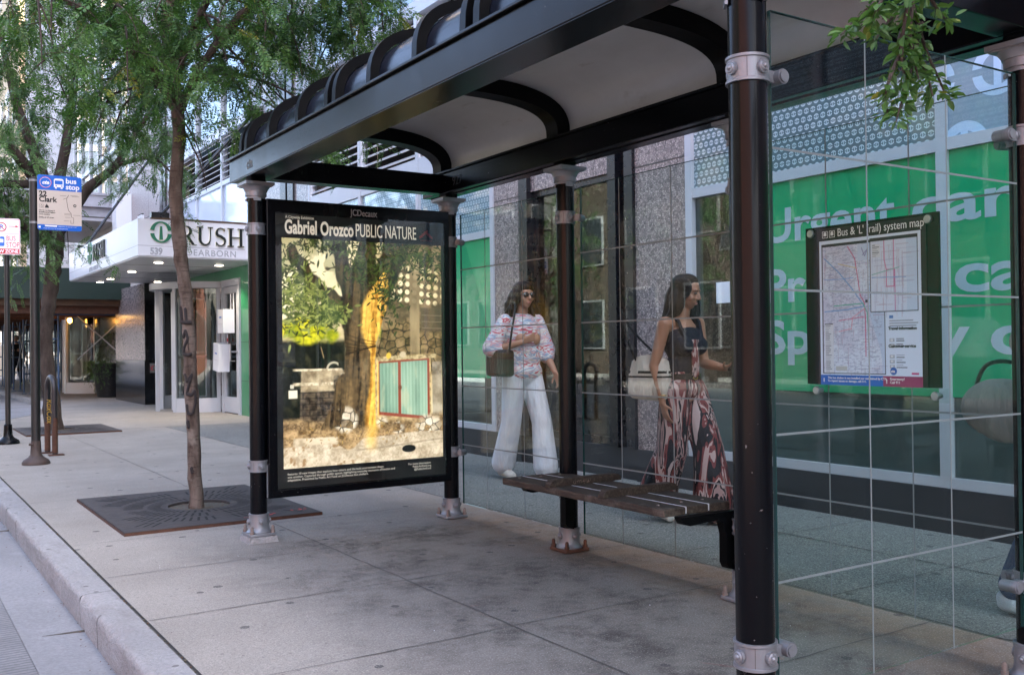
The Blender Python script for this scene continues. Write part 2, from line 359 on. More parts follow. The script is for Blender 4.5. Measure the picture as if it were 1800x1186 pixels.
def leafmat(name,dark,light,yel):
    t=Mt(name); a=t.nt.nodes.new('ShaderNodeAttribute'); a.attribute_name='tint'; f=Sh(t.nt,a.outputs['Fac'])
    c=t.ramp(f,[(0,dark),(.55,light),(.93,light),(1,yel)])
    t.set(col=c,rough=.45,spec=.4)
    tr=t.nt.nodes.new('ShaderNodeBsdfTranslucent'); t.nt.links.new(t.mix(1,c,(1.0,1.25,.55),'MULTIPLY').o,tr.inputs[0])
    mx=t.nt.nodes.new('ShaderNodeMixShader'); mx.inputs[0].default_value=.28; out=[n for n in t.nt.nodes if n.type=='OUTPUT_MATERIAL'][0]
    t.nt.links.new(t.b.outputs[0],mx.inputs[1]); t.nt.links.new(tr.outputs[0],mx.inputs[2]); t.nt.links.new(mx.outputs[0],out.inputs[0]); return t.m
m['leaf']=leafmat('locust_leaf',(.022,.060,.016),(.070,.155,.032),(.2,.22,.03)); m['leaf2']=leafmat('locust_leaf_far',(.030,.074,.026),(.085,.17,.05),(.16,.2,.04))
m['shrubleaf']=leafmat('shrub_leaf',(.02,.045,.015),(.05,.085,.02),(.12,.1,.03))
# ------------------------------------------------------------------ ground
b=MB(); b.add([(-9,-30,-.14),(.545,-30,-.14),(.545,140,-.14),(-9,140,-.14)],[(0,1,2,3)]); struct(b.build('road',m['road']))
b=MB(); b.add([(.545,-30,-.136),(.815,-30,-.150),(.815,140,-.150),(.545,140,-.136)],[(0,1,2,3)])
for y in (4.92,8.0,1.8,11.1,14.2): b.box(.548,.812,y-.004,y+.004,-.15,-.132 if False else -.1405,1)
rn=random.Random(3)
for i in range(90):   # leaf scraps in the gutter
    y=rn.uniform(2.5,12); x=.812-abs(rn.gauss(0,.05)); s=rn.uniform(.004,.012)
    b.add([(x,y,-.142),(x+s,y+s*.4,-.1405),(x+s*.3,y+s,-.139)],[(0,1,2)],2)
struct(b.build('gutter',[m['gutter'],m['joint'],m['timber']]))
# kerb with a rounded, worn nose; one stone per joint
b=MB(); ys=[-30]+[1.9+3.12*i for i in range(-2,30)]+[140]
for y0,y1 in zip(ys[:-1],ys[1:]):
    n=max(2,int((y1-y0)/.12)) if y1<20 else 2
    v=[];f=[]; pr=[(.812,-.16),(.808,-.035),(.811,-.014),(.820,-.004),(.836,0),(.955,.001),(.960,-.03)]
    for i in range(n+1):
        y=y0+.003+(y1-y0-.006)*i/n; j=rn.gauss(0,.0028); k=rn.gauss(0,.002); chip=.03*max(0,rn.gauss(-1,1))
        for q,(x,z) in enumerate(pr): v.append((x+(j+chip*.6 if 1<q<5 else 0),y,z+(k-chip*.5 if 1<q<4 else 0)))
    L=len(pr)
    for i in range(n):
        for q in range(L-1): f.append((i*L+q,i*L+q+1,(i+1)*L+q+1,(i+1)*L+q))
    b.add(v,f,0,True)
struct(b.build('kerb',m['kerb'],angle=60))
# sidewalk sheet with dirty joints; debris gap along the kerb
b=MB(); b.add([(.972,-30,0),(6.2,-30,0),(6.2,52,0),(.972,52,0)],[(0,1,2,3)])
b.add([(.945,-30,-.012),(.975,-30,-.012),(.975,60,-.012),(.945,60,-.012)],[(0,1,2,3)],2)
b.add([(.972,-30,0),(.972,52,0),(.972,52,-.03),(.972,-30,-.03)],[(0,1,2,3)],1)
def crack(p,q,wd,mi=1,seg=.07,z=.003):
    p,q=Vector((*p,z)),Vector((*q,z)); n=max(2,int((q-p).length/seg)); d=(q-p).normalized(); s_=Vector((-d.y,d.x,0)); v=[];f=[]; off=0
    for i in range(n+1):
        off=off*.7+rn.gauss(0,.0022); ww=wd*rn.uniform(.45,1.25); c=p.lerp(q,i/n)+s_*off
        v+= [c-s_*ww/2,c+s_*ww/2]
    for i in range(n): f.append((2*i,2*i+1,2*i+3,2*i+2))
    b.add(v,f,mi)
for y in (-1.5,-.5,.47,1.45,2.42,3.38,4.36,5.31,6.3,8.25,9.6,10.95,12.3,13.7): crack((.975,y),(3.66,y+.02),.006)
for y in (.9,2.95,4.05,7.95,10.3,12.9): crack((3.66,y),(5.4,y+.01),.008)
for x,a,c in ((2.21,-3,6.3),(2.21,8.25,15.2),(3.66,-3,15.2),(4.62,-3,15.2)): crack((x,a),(x,c),.006 if x<3 else .010)
crack((.975,15.2),(5.4,15.25),.03)
for y in (17.5,20,22.5): crack((1,y),(5.3,y),.015)
for i in range(260):
    y=rn.uniform(2,12); x=rn.uniform(.948,.972); s=rn.uniform(.004,.011); b.sph((x,y,-.006),s*.6,2 if rn.random()<.7 else 3,5)
for i in range(420):  # twigs, petals and crumbs on the paving
    x=rn.uniform(1,3.6); y=rn.uniform(1.6,9); s=rn.uniform(.002,.007); a=rn.uniform(0,6); mi=rn.choice([1,1,3,3,4])
    if rn.random()<.25: x=rn.gauss(3.05,.25); y=rn.gauss(4.3,.25); mi=1
    b.add([(x,y,.005),(x+s*math.cos(a),y+s*math.sin(a),.006),(x+s*.7*math.cos(a+1),y+s*.7*math.sin(a+1),.008)],[(0,1,2)],mi)
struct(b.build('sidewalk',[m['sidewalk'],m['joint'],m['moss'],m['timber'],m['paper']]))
b=MB()   # driveway apron let into the pavement
b.poly([(-.2,17.6),(1.6,18.2),(2.55,20.0),(2.95,22.6),(2.9,40),(-.2,40)],(0,0,.0),X1,(0,1,0),.005)
struct(b.build('driveway',m['gutter']))
b=MB()
pk=[(1.0,17.8),(1.62,18.25),(2.52,20.0),(2.92,22.6),(2.9,40)]
for i in range(2,4): b.bar((*pk[i],.05),(*pk[i+1],.05),.14,.1)
struct(b.build('driveway_kerb',m['kerb']))
b=MB(); b.box(-13.6,-9,-30,140,-.16,.0); struct(b.build('opposite_sidewalk',m['kerb']))
b=MB(); b.add([(-90,-90,-.17),(160,-90,-.17),(160,240,-.17),(-90,240,-.17)],[(0,1,2,3)]); struct(b.build('ground',m['road']))

# ------------------------------------------------------------------ clinic building
XF=5.42; BH=24
bld=thing('clinic_building',(XF,8,0),'speckled granite clinic building with louvred upper storey, white entrance canopy and green glass storefront','building')
def part(mb,name,mats,parent=None): return mb.build(name,mats,bld if parent is None else parent)
b=MB()  # granite piers and bands
for y0,y1 in ((5.722,6.348),(8.102,8.598),(13.77,14.36),(14.92,16.42),(-3.6,-2.0),(21.35,22.2)): b.box(XF,XF+.5,y0,y1,.272 if y1<16.4 or y0<6 else 2.7,BH)
b.box(XF+.02,XF+.5,6.69,7.95,2.68,BH)
wall=part(b,'granite_wall',m['granite'])
b=MB()
for y0,y1 in ((5.724,6.346),(8.104,8.596),(14.92,16.42)):
    for z in (2.66,5.2): b=MB(); b.box(XF-.0015,XF+.01,y0,y1,z-.006,z+.006); part(b,'stone_joint',m['joint'],wall)
b=MB(); b.box(XF,XF+.5,22.72,25.9,2.7,BH); b.box(XF,XF+.5,34.1,46,2.7,BH); b.box(5.9,25,-12,46,8.9,BH-.02); b.box(5.6,25,45.4,46.01,0,BH-.3); b.box(5.6,25,-12,-11.5,0,BH-.3); b.box(XF,6,-12,-3.6,.272,BH)
part(b,'pale_granite_wall',m['granitelight'])
b=MB(); b.box(XF,XF+.006,23.9,23.915,2.7,12); b.box(XF-.002,XF+.006,22.75,25.88,4.3,4.315); part(b,'wall_joint',m['joint'])
b=MB()
for y0,y1 in ((-12,16.0),): b.box(XF-.02,XF+.4,y0,6.345,0,.27); b.box(XF-.02,XF+.4,8.105,y1,0,.27)
b.box(XF+.015,XF+.4,6.35,8.1,0,.27)
part(b,'stone_base',m['graybase'])
b=MB()  # dark metal pilasters
for y0,y1,z0 in ((6.352,6.46,.27),(6.58,6.688,.27),(7.952,8.098,.27),(14.362,14.6,2.9),(14.68,14.918,2.9),(22.202,22.44,2.7),(22.5,22.718,2.7)):
    b.box(XF-.03,XF+.3,y0,y1,z0,BH)
b.box(XF+.06,XF+.3,6.46,6.58,.27,BH); b.box(XF+.06,XF+.3,14.6,14.68,2.9,BH); b.box(XF+.06,XF+.3,22.44,22.5,2.7,BH)
part(b,'dark_pilaster',m['aludark'])
# recessed dark window between the piers
b=MB(); b.box(XF+.05,XF+.12,6.69,6.75,.27,2.68); b.box(XF+.05,XF+.12,7.89,7.95,.27,2.68); b.box(XF+.05,XF+.12,6.75,7.89,2.62,2.68); b.box(XF+.05,XF+.12,6.75,7.89,.27,.34)
dw=part(b,'dark_window',m['aludark']); b=MB(); b.box(XF+.075,XF+.085,6.75,7.89,.34,2.62); part(b,'pane',m['window'],dw)
def storefront(y0,y1,mul,green_to,deep):
    fr=.07; ms=sorted(mul)
    b=MB()
    b.box(XF-.012,XF+.10,y0,y1,.272,.335); b.box(XF-.01,XF+.10,y0,y1,3.17,3.40)
    for q in ms: b.box(XF-.015,XF+.105,q-fr/2,q+fr/2,.335,5.12); 
    for a,c in zip(ms[:-1],ms[1:]): b.box(XF-.008,XF+.09,a+fr/2,c-fr/2,2.31,2.385)
    f=part(b,'storefront_window',m['alu'])
    for a,c in zip(ms[:-1],ms[1:]):
        a+=fr/2; c-=fr/2
        p=MB(); p.box(XF+.03,XF+.04,a,c,.335,2.31); part(p,'pane',m['window'],f)
        if deep: p=MB(); p.box(XF+.045,XF+.048,a,c,.335,.815); part(p,'frosted_film',m['frostfilm'],f)
        t=MB(); t.box(XF+.02,XF+.035,a,c,2.385,3.17); part(t,'transom_pane',m['logo'] if deep else m['logoblue'],f)
        g0,g1=max(a,green_to[0]),min(c,green_to[1])
        if g1>g0:
            g=MB(); g.box(XF+.018,XF+.0295,g0,g1,.82,2.31); part(g,'green_graphic',m['green'],f)
        # louvre panel and the windows of the floors above
        L=MB(); L.box(XF+.25,XF+.28,a,c,3.40,5.12,1)
        z=3.47
        while z<5.08:
            L.obox((XF+.05,(a+c)/2,z),(.045,0,.030),(0,(c-a)/2,0),(.003,0,-.0045)); z+=.105
        L.box(XF+.0,XF+.06,a,a+.03,3.4,5.12); L.box(XF+.0,XF+.06,c-.03,c,3.4,5.12)
        part(L,'louver',[m['louver'],m['hole']])
    up=MB()
    for fl in range(2):
        zb=5.12+3.5*fl; up.box(XF-.012,XF+.11,y0,y1,zb,zb+.17)
        if fl<1:
            for q in ms: up.box(XF-.015,XF+.105,q-.035,q+.035,zb+.17,zb+3.5)
    uw=part(up,'upper_window',m['alu'])
    for a,c in zip(ms[:-1],ms[1:]):
        p=MB(); p.box(XF+.04,XF+.05,a+.035,c-.035,5.29,8.62); part(p,'pane',m['windowup'],uw)
        k=MB()
        v=[];f_=[]; n=26
        for i in range(n+1):
            yy=a+.08+(c-a-.16)*i/n*.85; xx=XF+.22+.035*math.sin(i*1.7)+.02*math.sin(i*.6)
            v+=[(xx,yy,5.3),(xx,yy,8.55)]
        for i in range(n): f_.append((2*i,2*i+2,2*i+3,2*i+1))
        k.add(v,f_,0,True); part(k,'curtain',m['interiorlight'],uw)
    return f
fA=storefront(-2.0,5.722,(-1.965,-.8,1.33,3.50,5.05,5.687),(-2,5.02),True)
fB=storefront(8.598,13.77,(8.635,10.3,11.95,13.735),(8.6,13.8),False)
# big-pattern blue transom on the near end
b=MB(); b.box(XF+.010,XF+.019,1.365,3.465,2.387,3.168); part(b,'patterned_film',logo_mat('big_logo_film',(.17,.28,.40),(.40,.58,.80),.42),fA)
b=MB()
O=lambda y,z: (XF+.0165,y,z)
def vin(s,y,z,width,size):
    b=MB(); k=MB(); k.text(s,size,(0,0,0),YM,Z1,bold=.006,ext=.0006); wd=max(-v[1] for v in k.v); b.text(s,size,O(y,z),YM,Z1,bold=.007,sx=width/wd,ext=.0006); part(b,'lettering',m['vinylwhite'],fA)
vin('Urgent',4.94,1.885,1.10,.335); vin('care',3.73,1.885,.92,.335); vin('Primary',4.95,1.455,1.33,.335); vin('care',3.45,1.455,.92,.335); vin('Specialty',4.95,1.085,1.60,.335); vin('care',3.23,1.085,.92,.335)
b=MB(); b.poly([(0,0),(.9,0),(0,1.5)],(XF+.0165,10.25,.82),YM,Z1,.001); b.poly([(1.02,1.47),(1.58,1.47),(1.58,.35)],(XF+.0165,10.25,.82),YM,Z1,.001); part(b,'green_facets',m['greenlight'],fB)
b=MB(); b.box(XF+.012,XF+.018,5.28,5.42,1.47,1.63); part(b,'paper_notice',m['paper'],fA)
# rooms behind the glass
b=MB(); b.box(8.6,8.7,-3,14,.02,3.3); b.box(5.9,8.6,-3,14,-.02,.05); b.box(5.75,8.6,-3,14,3.25,3.35); b.box(5.9,8.6,6.0,6.1,.05,3.2); b.box(5.75,5.95,6.7,7.95,.3,2.7,1)
b.box(5.95,6.2,5.2,5.28,.05,3.2,2); b.box(6.3,6.5,3.9,4.6,.05,.9,2); b.box(6.6,7.2,2.2,3.2,.05,.8,1); b.box(6.2,6.7,8.9,9.6,.05,.75,1); b.box(6.2,6.25,8.9,9.6,.75,1.2,1); b.box(7,7.06,-1,8,.05,2.2,2)
b.box(5.8,6.0,-3,16,5.0,5.1,1); b.box(7.2,7.3,-3,46,5.1,12,1)
part(b,'interior_room',[m['interior'],m['aludark'],m['interiorlight']])
# --- bay over the canopy
b=MB(); ms=(16.455,18.1,19.8,21.315)
b.box(XF-.012,XF+.1,16.42,21.35,4.2,4.28); b.box(XF-.012,XF+.1,16.42,21.35,5.12,5.29); b.box(XF-.012,XF+.1,16.42,21.35,3.2,3.26); b.box(XF-.012,XF+.1,16.42,21.35,8.62,8.8)
for q in ms: b.box(XF-.016,XF+.104,q-.035,q+.035,3.26,8.62)
fC=part(b,'upper_window',m['alu'])
for a,c in zip(ms[:-1],ms[1:]):
    a+=.035;c-=.035
    p=MB(); p.box(XF+.03,XF+.045,a,c,3.26,4.2); part(p,'frosted_panel',m['frosted'],fC)
    p=MB(); p.box(XF+.04,XF+.05,a,c,5.29,8.62); part(p,'pane',m['windowup'],fC)
    L=MB(); L.box(XF+.25,XF+.28,a,c,4.28,5.12,1); z=4.35
    while z<5.1: L.obox((XF+.05,(a+c)/2,z),(.045,0,.030),(0,(c-a)/2,0),(.003,0,-.0045)); z+=.105
    part(L,'louver',[m['louver'],m['hole']])
# --- far window bay
b=MB(); ms=[25.935+1.354*i for i in range(7)]
for z in (5.0,6.5,8.7,12.3,15): b.box(XF-.012,XF+.1,25.9,34.1,z,z+.13)
for q in ms: b.box(XF-.016,XF+.104,q-.035,q+.035,5.13,15)
b.box(XF,XF+.2,25.9,34.1,2.7,4.995)
fD=part(b,'upper_window',m['alu'])
for a,c in zip(ms[:-1],ms[1:]):
    p=MB(); p.box(XF+.04,XF+.05,a+.035,c-.035,5.13,14.9); part(p,'pane',m['windowup'],fD)
# --- plain upper storeys
for y0,y1 in ((8.6,13.77),(16.42,21.35),(-2,5.72)):
    b=MB()
    for fl in range(3): b.box(XF+.03,XF+.3,y0,y1,8.8+3.6*fl+2.5,8.8+3.6*fl+3.6)
    part(b,'spandrel',m['granitelight'])
    for fl in range(3):
        f=MB(); z=8.8+3.6*fl; f.box(XF+.05,XF+.12,y0,y1,z,z+.08); f.box(XF+.05,XF+.12,(y0+y1)/2-.04,(y0+y1)/2+.04,z+.08,z+2.5); f=part(f,'upper_window',m['alu'])
        p=MB(); p.box(XF+.08,XF+.09,y0,y1,z+.08,z+2.5); part(p,'pane',m['windowup'],f)
b=MB()
for i in range(3): b.box(XF-.07,XF-.002,24.35,24.75,4.05+.13*i,4.15+.13*i); b.box(XF-.055,XF-.012,24.35,24.75,4.15+.13*i,4.18+.13*i,1)
part(b,'wall_vent',[m['white'],m['hole']])
b=MB(); b.box(5.05,XF-.003,25.7,26.2,3.3,5.1); part(b,'white_fin',m['white'])
# --- entrance canopy
CX,CY0,CY1,CZ0,CZ1=3.43,15.85,22.25,2.62,3.215
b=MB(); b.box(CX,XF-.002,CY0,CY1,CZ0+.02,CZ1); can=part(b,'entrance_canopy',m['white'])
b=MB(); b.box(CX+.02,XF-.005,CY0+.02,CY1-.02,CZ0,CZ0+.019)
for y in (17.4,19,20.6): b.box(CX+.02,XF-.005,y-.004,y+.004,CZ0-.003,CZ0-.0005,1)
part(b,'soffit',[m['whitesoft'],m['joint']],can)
b=MB(); b.box(CX,XF-.3,CY0-.0015,CY0+.01,2.792,2.8); b.box(CX-.0015,CX+.01,CY0,CY1,2.792,2.8); b.box(CX+.2,XF-.01,CY0-.01,CY0+.06,CZ1,CZ1+.03,1); part(b,'fascia_seam',[m['graytext'],m['timber']],can)
def emblem(b,cx,cy,r,O,Rt,U,mi,side,th=.04):
    def arc(a0,a1,ro,ri):
        n=18; A=[a0+(a1-a0)*i/n for i in range(n+1)]
        return [(cx+ro*math.cos(a),cy+ro*math.sin(a)) for a in A]+[(cx+ri[0]*math.cos(a),cy+ri[1]*math.sin(a)) for a in reversed(A)]
    g=R_(9)
    b.poly(arc(g,math.pi-g,r,(r*.62,r*.86)),O,Rt,U,th,mi,side); b.poly(arc(math.pi+g,2*math.pi-g,r,(r*.62,r*.86)),O,Rt,U,th,mi,side)
    b.poly([(cx-.17*r,cy-.72*r),(cx+.17*r,cy-.72*r),(cx+.10*r,cy+.55*r),(cx-.10*r,cy+.55*r)],O,Rt,U,th,mi,side)
def ribbon(pts,ws):
    L=[];Rr=[]
    for i,(x,y) in enumerate(pts):
        a=pts[max(0,i-1)];c=pts[min(len(pts)-1,i+1)]; d=Vector((c[0]-a[0],c[1]-a[1])).normalized(); n=Vector((-d.y,d.x))*ws[i]/2
        L.append((x+n.x,y+n.y)); Rr.append((x-n.x,y-n.y))
    return L+Rr[::-1]
def rush(b,x0,y0,h,wd,O,Rt,U,mi,side,th=.05):
    # serif capitals R U S H drawn from strokes; unit height 1
    T,t=.15,.05
    def arc(cx,cy,rx,ry,a0,a1,n=14): return [(cx+rx*math.cos(R_(a0+(a1-a0)*i/n)),cy+ry*math.sin(R_(a0+(a1-a0)*i/n))) for i in range(n+1)]
    G=[]
    def serif(x,y,w_): return [(x-w_/2,y),(x+w_/2,y),(x+w_/2,y+t),(x-w_/2,y+t)]
    # R
    R=[[(.1,0),(.1+T,0),(.1+T,1),(.1,1)],serif(.175,0,.34),serif(.13,.95,.26)]
    bow=[(.2,.975)]+arc(.40,.73,.235,.245,90,-90)+[(.2,.485)]; n=len(bow)
    R.append(ribbon(bow,[t+(T-t)*max(0,math.sin(math.pi*i/(n-1)))**1.5 for i in range(n)]))
    R.append([(.36,.5),(.52,.5),(.84,.03),(.95,.03),(.95,0),(.70,0)])
    G.append((R,.93))
    # U
    Uu=[[(.12,.34),(.12+T,.34),(.12+T,1),(.12,1)],serif(.195,.95,.34),serif(.74,.95,.28),[(.72,.34),(.72+t,.34),(.72+t,1),(.72,1)]]
    bo=arc(.46,.36,.275,.325,180,360); n=len(bo); Uu.append(ribbon(bo,[T+(t-T)*i/(n-1) for i in range(n)]))
    G.append((Uu,.95))
    # S
    sp=arc(.35,.735,.225,.235,25,90,6)+arc(.35,.735,.225,.235,90,225,10)+[(.35,.52),(.46,.44)]+arc(.335,.265,.235,.235,40,-90,10)+arc(.335,.265,.235,.235,-90,-160,6)
    n=len(sp); S=[ribbon(sp,[t*.9+(T*1.05-t)*math.exp(-((i-n*.47)/(n*.17))**2)+.012 for i in range(n)])]
    S.append([(.545,.80),(.57,.80),(.57,.98),(.55,.98)]); S.append([(.09,.02),(.112,.02),(.125,.22),(.09,.22)])
    G.append((S,.70))
    # H
    H=[]
    for x in (.1,.66): H+=[[(x,0),(x+T,0),(x+T,1),(x,1)],serif(x+T/2,0,.34),serif(x+T/2,.95,.34)]
    H.append([(.24,.48),(.67,.48),(.67,.48+t),(.24,.48+t)]); G.append((H,.93))
    tot=sum(g[1] for g in G); x=0; k=0; sx=wd/tot
    for polys,adv in G:
        for P in polys:
            b.poly([(x0+(x+px)*sx,y0+py*h) for px,py in P],O,Rt,U,th+k*.0007,mi,side); k+=1
        x+=adv
b=MB(); O_=(0,CY0,0)
emblem(b,3.775,3.015,.168,O_,X1,Z1,0,2,.03); rush(b,4.04,2.835,.30,1.06,O_,X1,Z1,1,2,.03)
b.text('539',.145,(3.612,CY0,2.665),X1,Z1,3,bold=.006,ext=.003,sx=.86); b.text('N DEARBORN',.145,(3.99,CY0,2.668),X1,Z1,3,bold=.0,ext=.003,sx=.98,space=1.13)
part(b,'front_lettering',[m['rushgreen'],m['rushdark'],m['halo'],m['graytext']],can); b=MB(); OS=(CX,0,0)
emblem(b,-19.86,3.015,.21,OS,YM,Z1,0,0,.02); rush(b,-19.55,2.835,.30,1.15,OS,YM,Z1,1,1,.018)
b.text('RIVER NORTH',.12,(CX,19.95,2.665),YM,Z1,3,ext=.003,space=1.2)
part(b,'side_lettering',[m['rushgreen'],m['rushdark'],m['halo'],m['graytext']],can)
b=MB()
for i,(x,y) in enumerate(((3.95,16.75),(3.98,18.9),(4.01,21.0),(4.0,22.05),(5.05,21.5),(5.0,16.9))): b.lathe((x,y,CZ0-.008),[(.085,0),(.085,.0075)],20,0); b.lathe((x,y,CZ0-.012),[(.07,0),(.07,.004)],20,1)
part(b,'downlight',[m['white'],m['spot']],can)
b=MB()
for (p,q) in (((XF,16.2,5.18),(3.8,16.1,3.27)),((XF,22.1,5.9),(3.65,21.9,3.27))):
    b=MB(); b.tube([p,q],.028,10); b.box(p[0]-.16,p[0],p[1]-.09,p[1]+.09,p[2]-.09,p[2]+.09); b.box(q[0]-.12,q[0]+.16,q[1]-.06,q[1]+.06,CZ1,CZ1+.14)
    part(b,'tie_rod',m['aludark'],can)
# --- entrance: green panels, hinged door, revolving door
b=MB(); b.box(XF-.03,XF+.3,15.98,16.95,.0,CZ0-.003); b.box(XF-.03,XF+.3,16.95,20.3,2.43,CZ0-.003); b.box(XF-.02,XF+.3,20.35,20.7,0,CZ0-.003); part(b,'green_panel',m['greenwall'])
b=MB(); b.box(XF-.034,XF-.02,15.98,16.95,1.28,1.286); b.box(XF-.034,XF-.02,15.98,16.95,.6,.606); part(b,'panel_seam',m['joint'])
b=MB()
b.box(XF-.06,XF+.1,16.96,17.05,0,2.42); b.box(XF-.06,XF+.1,17.92,18.02,0,2.42); b.box(XF-.06,XF+.1,17.05,17.92,2.3,2.42)
b.box(XF-.05,XF+.02,17.06,17.16,.02,2.29); b.box(XF-.05,XF+.02,17.81,17.91,.02,2.29); b.box(XF-.05,XF+.02,17.16,17.81,.02,.3); b.box(XF-.05,XF+.02,17.16,17.81,2.17,2.29)
dr=part(b,'entrance_door',m['alu']); b=MB(); b.box(XF-.02,XF-.01,17.16,17.81,.3,2.17); part(b,'pane',m['window'],dr)
b=MB(); b.tube([(XF-.05,17.24,.95),(XF-.13,17.24,.95),(XF-.13,17.24,1.25),(XF-.05,17.24,1.25)],.014,8); b.box(XF-.075,XF-.04,17.05,17.92,1.1,1.13); part(b,'handle',m['chrome'],dr)
DC=(5.5,19.2); DR=1.0
b=MB()
def curved(b,c,ra,rb,a0,a1,z0,z1,n,mi=0):
    v=[];f=[]
    for i in range(n+1):
        a=a0+(a1-a0)*i/n
        for r,z in ((ra,z0),(rb,z0),(rb,z1),(ra,z1)): v.append((c[0]+r*math.cos(a),c[1]+r*math.sin(a),z))
    for i in range(n):
        for k in range(4): f.append((i*4+k,i*4+(k+1)%4,(i+1)*4+(k+1)%4,(i+1)*4+k))
    f+=[(0,1,2,3),(n*4+3,n*4+2,n*4+1,n*4)]; b.add(v,f,mi,True)
curved(b,DC,DR-.1,DR+.12,R_(92),R_(268),2.3,2.42,30)
for a in (100,140,178,215,262): b.obox((DC[0]+DR*math.cos(R_(a)),DC[1]+DR*math.sin(R_(a)),1.15),(.035*math.cos(R_(a)),.035*math.sin(R_(a)),0),(-.035*math.sin(R_(a)),.035*math.cos(R_(a)),0),(0,0,1.15))
curved(b,DC,DR-.03,DR+.03,R_(215),R_(262),0.0,.26,12); curved(b,DC,DR-.03,DR+.03,R_(100),R_(140),0.0,.26,12)
rv=part(b,'revolving_door',m['alu'])
for a_ in ((216,261),(101,139)): b=MB(); curved(b,DC,DR-.008,DR+.002,R_(a_[0]),R_(a_[1]),.262,2.3,14); part(b,'curved_pane',m['window'],rv)
for a in (25,115,205,295):
    d=(math.cos(R_(a)),math.sin(R_(a)),0); n_=(-d[1],d[0],0); b=MB()
    for r0_,r1_,z0,z1 in ((.05,.12,.03,2.25),(.85,.92,.03,2.25),(.12,.85,.03,.25),(.12,.85,2.15,2.25),(.12,.85,1.0,1.04)):
        b.obox((DC[0]+d[0]*(r0_+r1_)/2,DC[1]+d[1]*(r0_+r1_)/2,(z0+z1)/2),[q*(r1_-r0_)/2 for q in d],[q*.02 for q in n_],(0,0,(z1-z0)/2))
    w_=part(b,'door_leaf',m['alu'],rv)
b=MB(); b.box(XF-.34,XF-.28,20.1,20.16,0,2.3); b.box(XF-.02,XF+.12,20.3,20.36,0,2.42); part(b,'black_jamb',m['aludark'])
b=MB(); b.box(5.62,9,15.9,21.6,-.02,.02); b.box(8.6,8.7,15.9,21.6,0,2.7,1); b.box(6.4,6.44,16,21,0,2.6,2); b.box(7.2,7.5,17.2,19.2,0,1.1,2); b.box(5.6,9,15.9,21.6,2.62,2.7,0); part(b,'lobby',[m['interiorlight'],m['interior'],m['timber']])
# --- standing pier past the doors
b=MB(); b.box(4.80,XF+.2,21.62,24.6,.95,CZ0-.03); pier=part(b,'entrance_pier',m['granite']); b=MB(); b.box(4.795,XF+.2,21.615,24.6,0,.945); b.box(4.80,XF+.2,21.57,21.615,.945,CZ0-.03); b.box(5.35,XF+.2,20.72,21.57,0,CZ0-.03); part(b,'black_cladding',m['blackgranite'],pier)
for x,z in ((4.95,.78),(5.18,.78),(5.06,.38)):
    b=MB(); b.box(x-.06,x+.06,21.56,21.568,z-.1,z+.1); b.lathe((x,21.45,z),[(.03,0),(.05,.02),(.05,.05),(.035,.06),(.035,.115)],14,1,'Y'); b.lathe((x,21.43,z),[(.042,0),(.042,.02)],14,2,'Y'); part(b,'standpipe',[m['chrome'],m['signred'],m['chrome']],pier)
# --- second entrance and street wall under the shed
b=MB(); b.box(4.98,5.5,27.7,28.35,0,2.295); b.box(4.98,5.5,30.45,31.4,0,2.295); b.box(5.0,XF+.1,24.62,27.7,0,2.69); b.box(5.0,XF+.1,31.4,45.9,0,2.69); b.box(4.4,5.6,27.7,31.4,2.3,2.8); part(b,'dark_street_wall',m['blackgranite'])
b=MB(); curved(b,(5.3,29.4),.85,1.05,R_(95),R_(265),2.2,2.3,20); 
for a in (105,150,200,255): b.obox((5.3+.95*math.cos(R_(a)),29.4+.95*math.sin(R_(a)),1.1),(.06*math.cos(R_(a)),.06*math.sin(R_(a)),0),(-.06*math.sin(R_(a)),.06*math.cos(R_(a)),0),(0,0,1.1))
curved(b,(5.3,29.4),.9,1.0,R_(105),R_(150),0,.3,10); curved(b,(5.3,29.4),.9,1.0,R_(200),R_(255),0,.3,10)
rv2=part(b,'revolving_door',m['white'])
for a_ in ((106,149),(201,254)): b=MB(); curved(b,(5.3,29.4),.94,.955,R_(a_[0]),R_(a_[1]),.3,2.2,10); part(b,'curved_pane',m['window'],rv2)
b=MB(); b.box(5.8,9,25,45,0,.03); b.box(8.9,9,25,45,0,2.7); b.box(5.7,9,27.6,31.5,2.25,2.3,1); b.box(5.66,5.69,27.65,31.45,.03,2.24); part(b,'rear_lobby',[m['aludark'],m['interior']])
b=MB()
for i in range(6): b.box(4.96,4.999,33+i*1.9,34.2+i*1.9,.5,2.3)
part(b,'shop_window',m['windowup'])
# grey steel canopy of the next entrance
b=MB(); b.box(2.6,XF-.004,27.2,33,4.55,4.9); b.box(2.45,XF-.004,27.05,33.2,4.9,5.2); b.box(2.4,XF-.004,27.0,33.25,5.2,5.26); b.box(2.75,5.2,27.19,27.198,4.63,4.66,1)
part(b,'grey_canopy',[simple('grey_canopy_paint',(.36,.355,.40),.35),m['joint']])
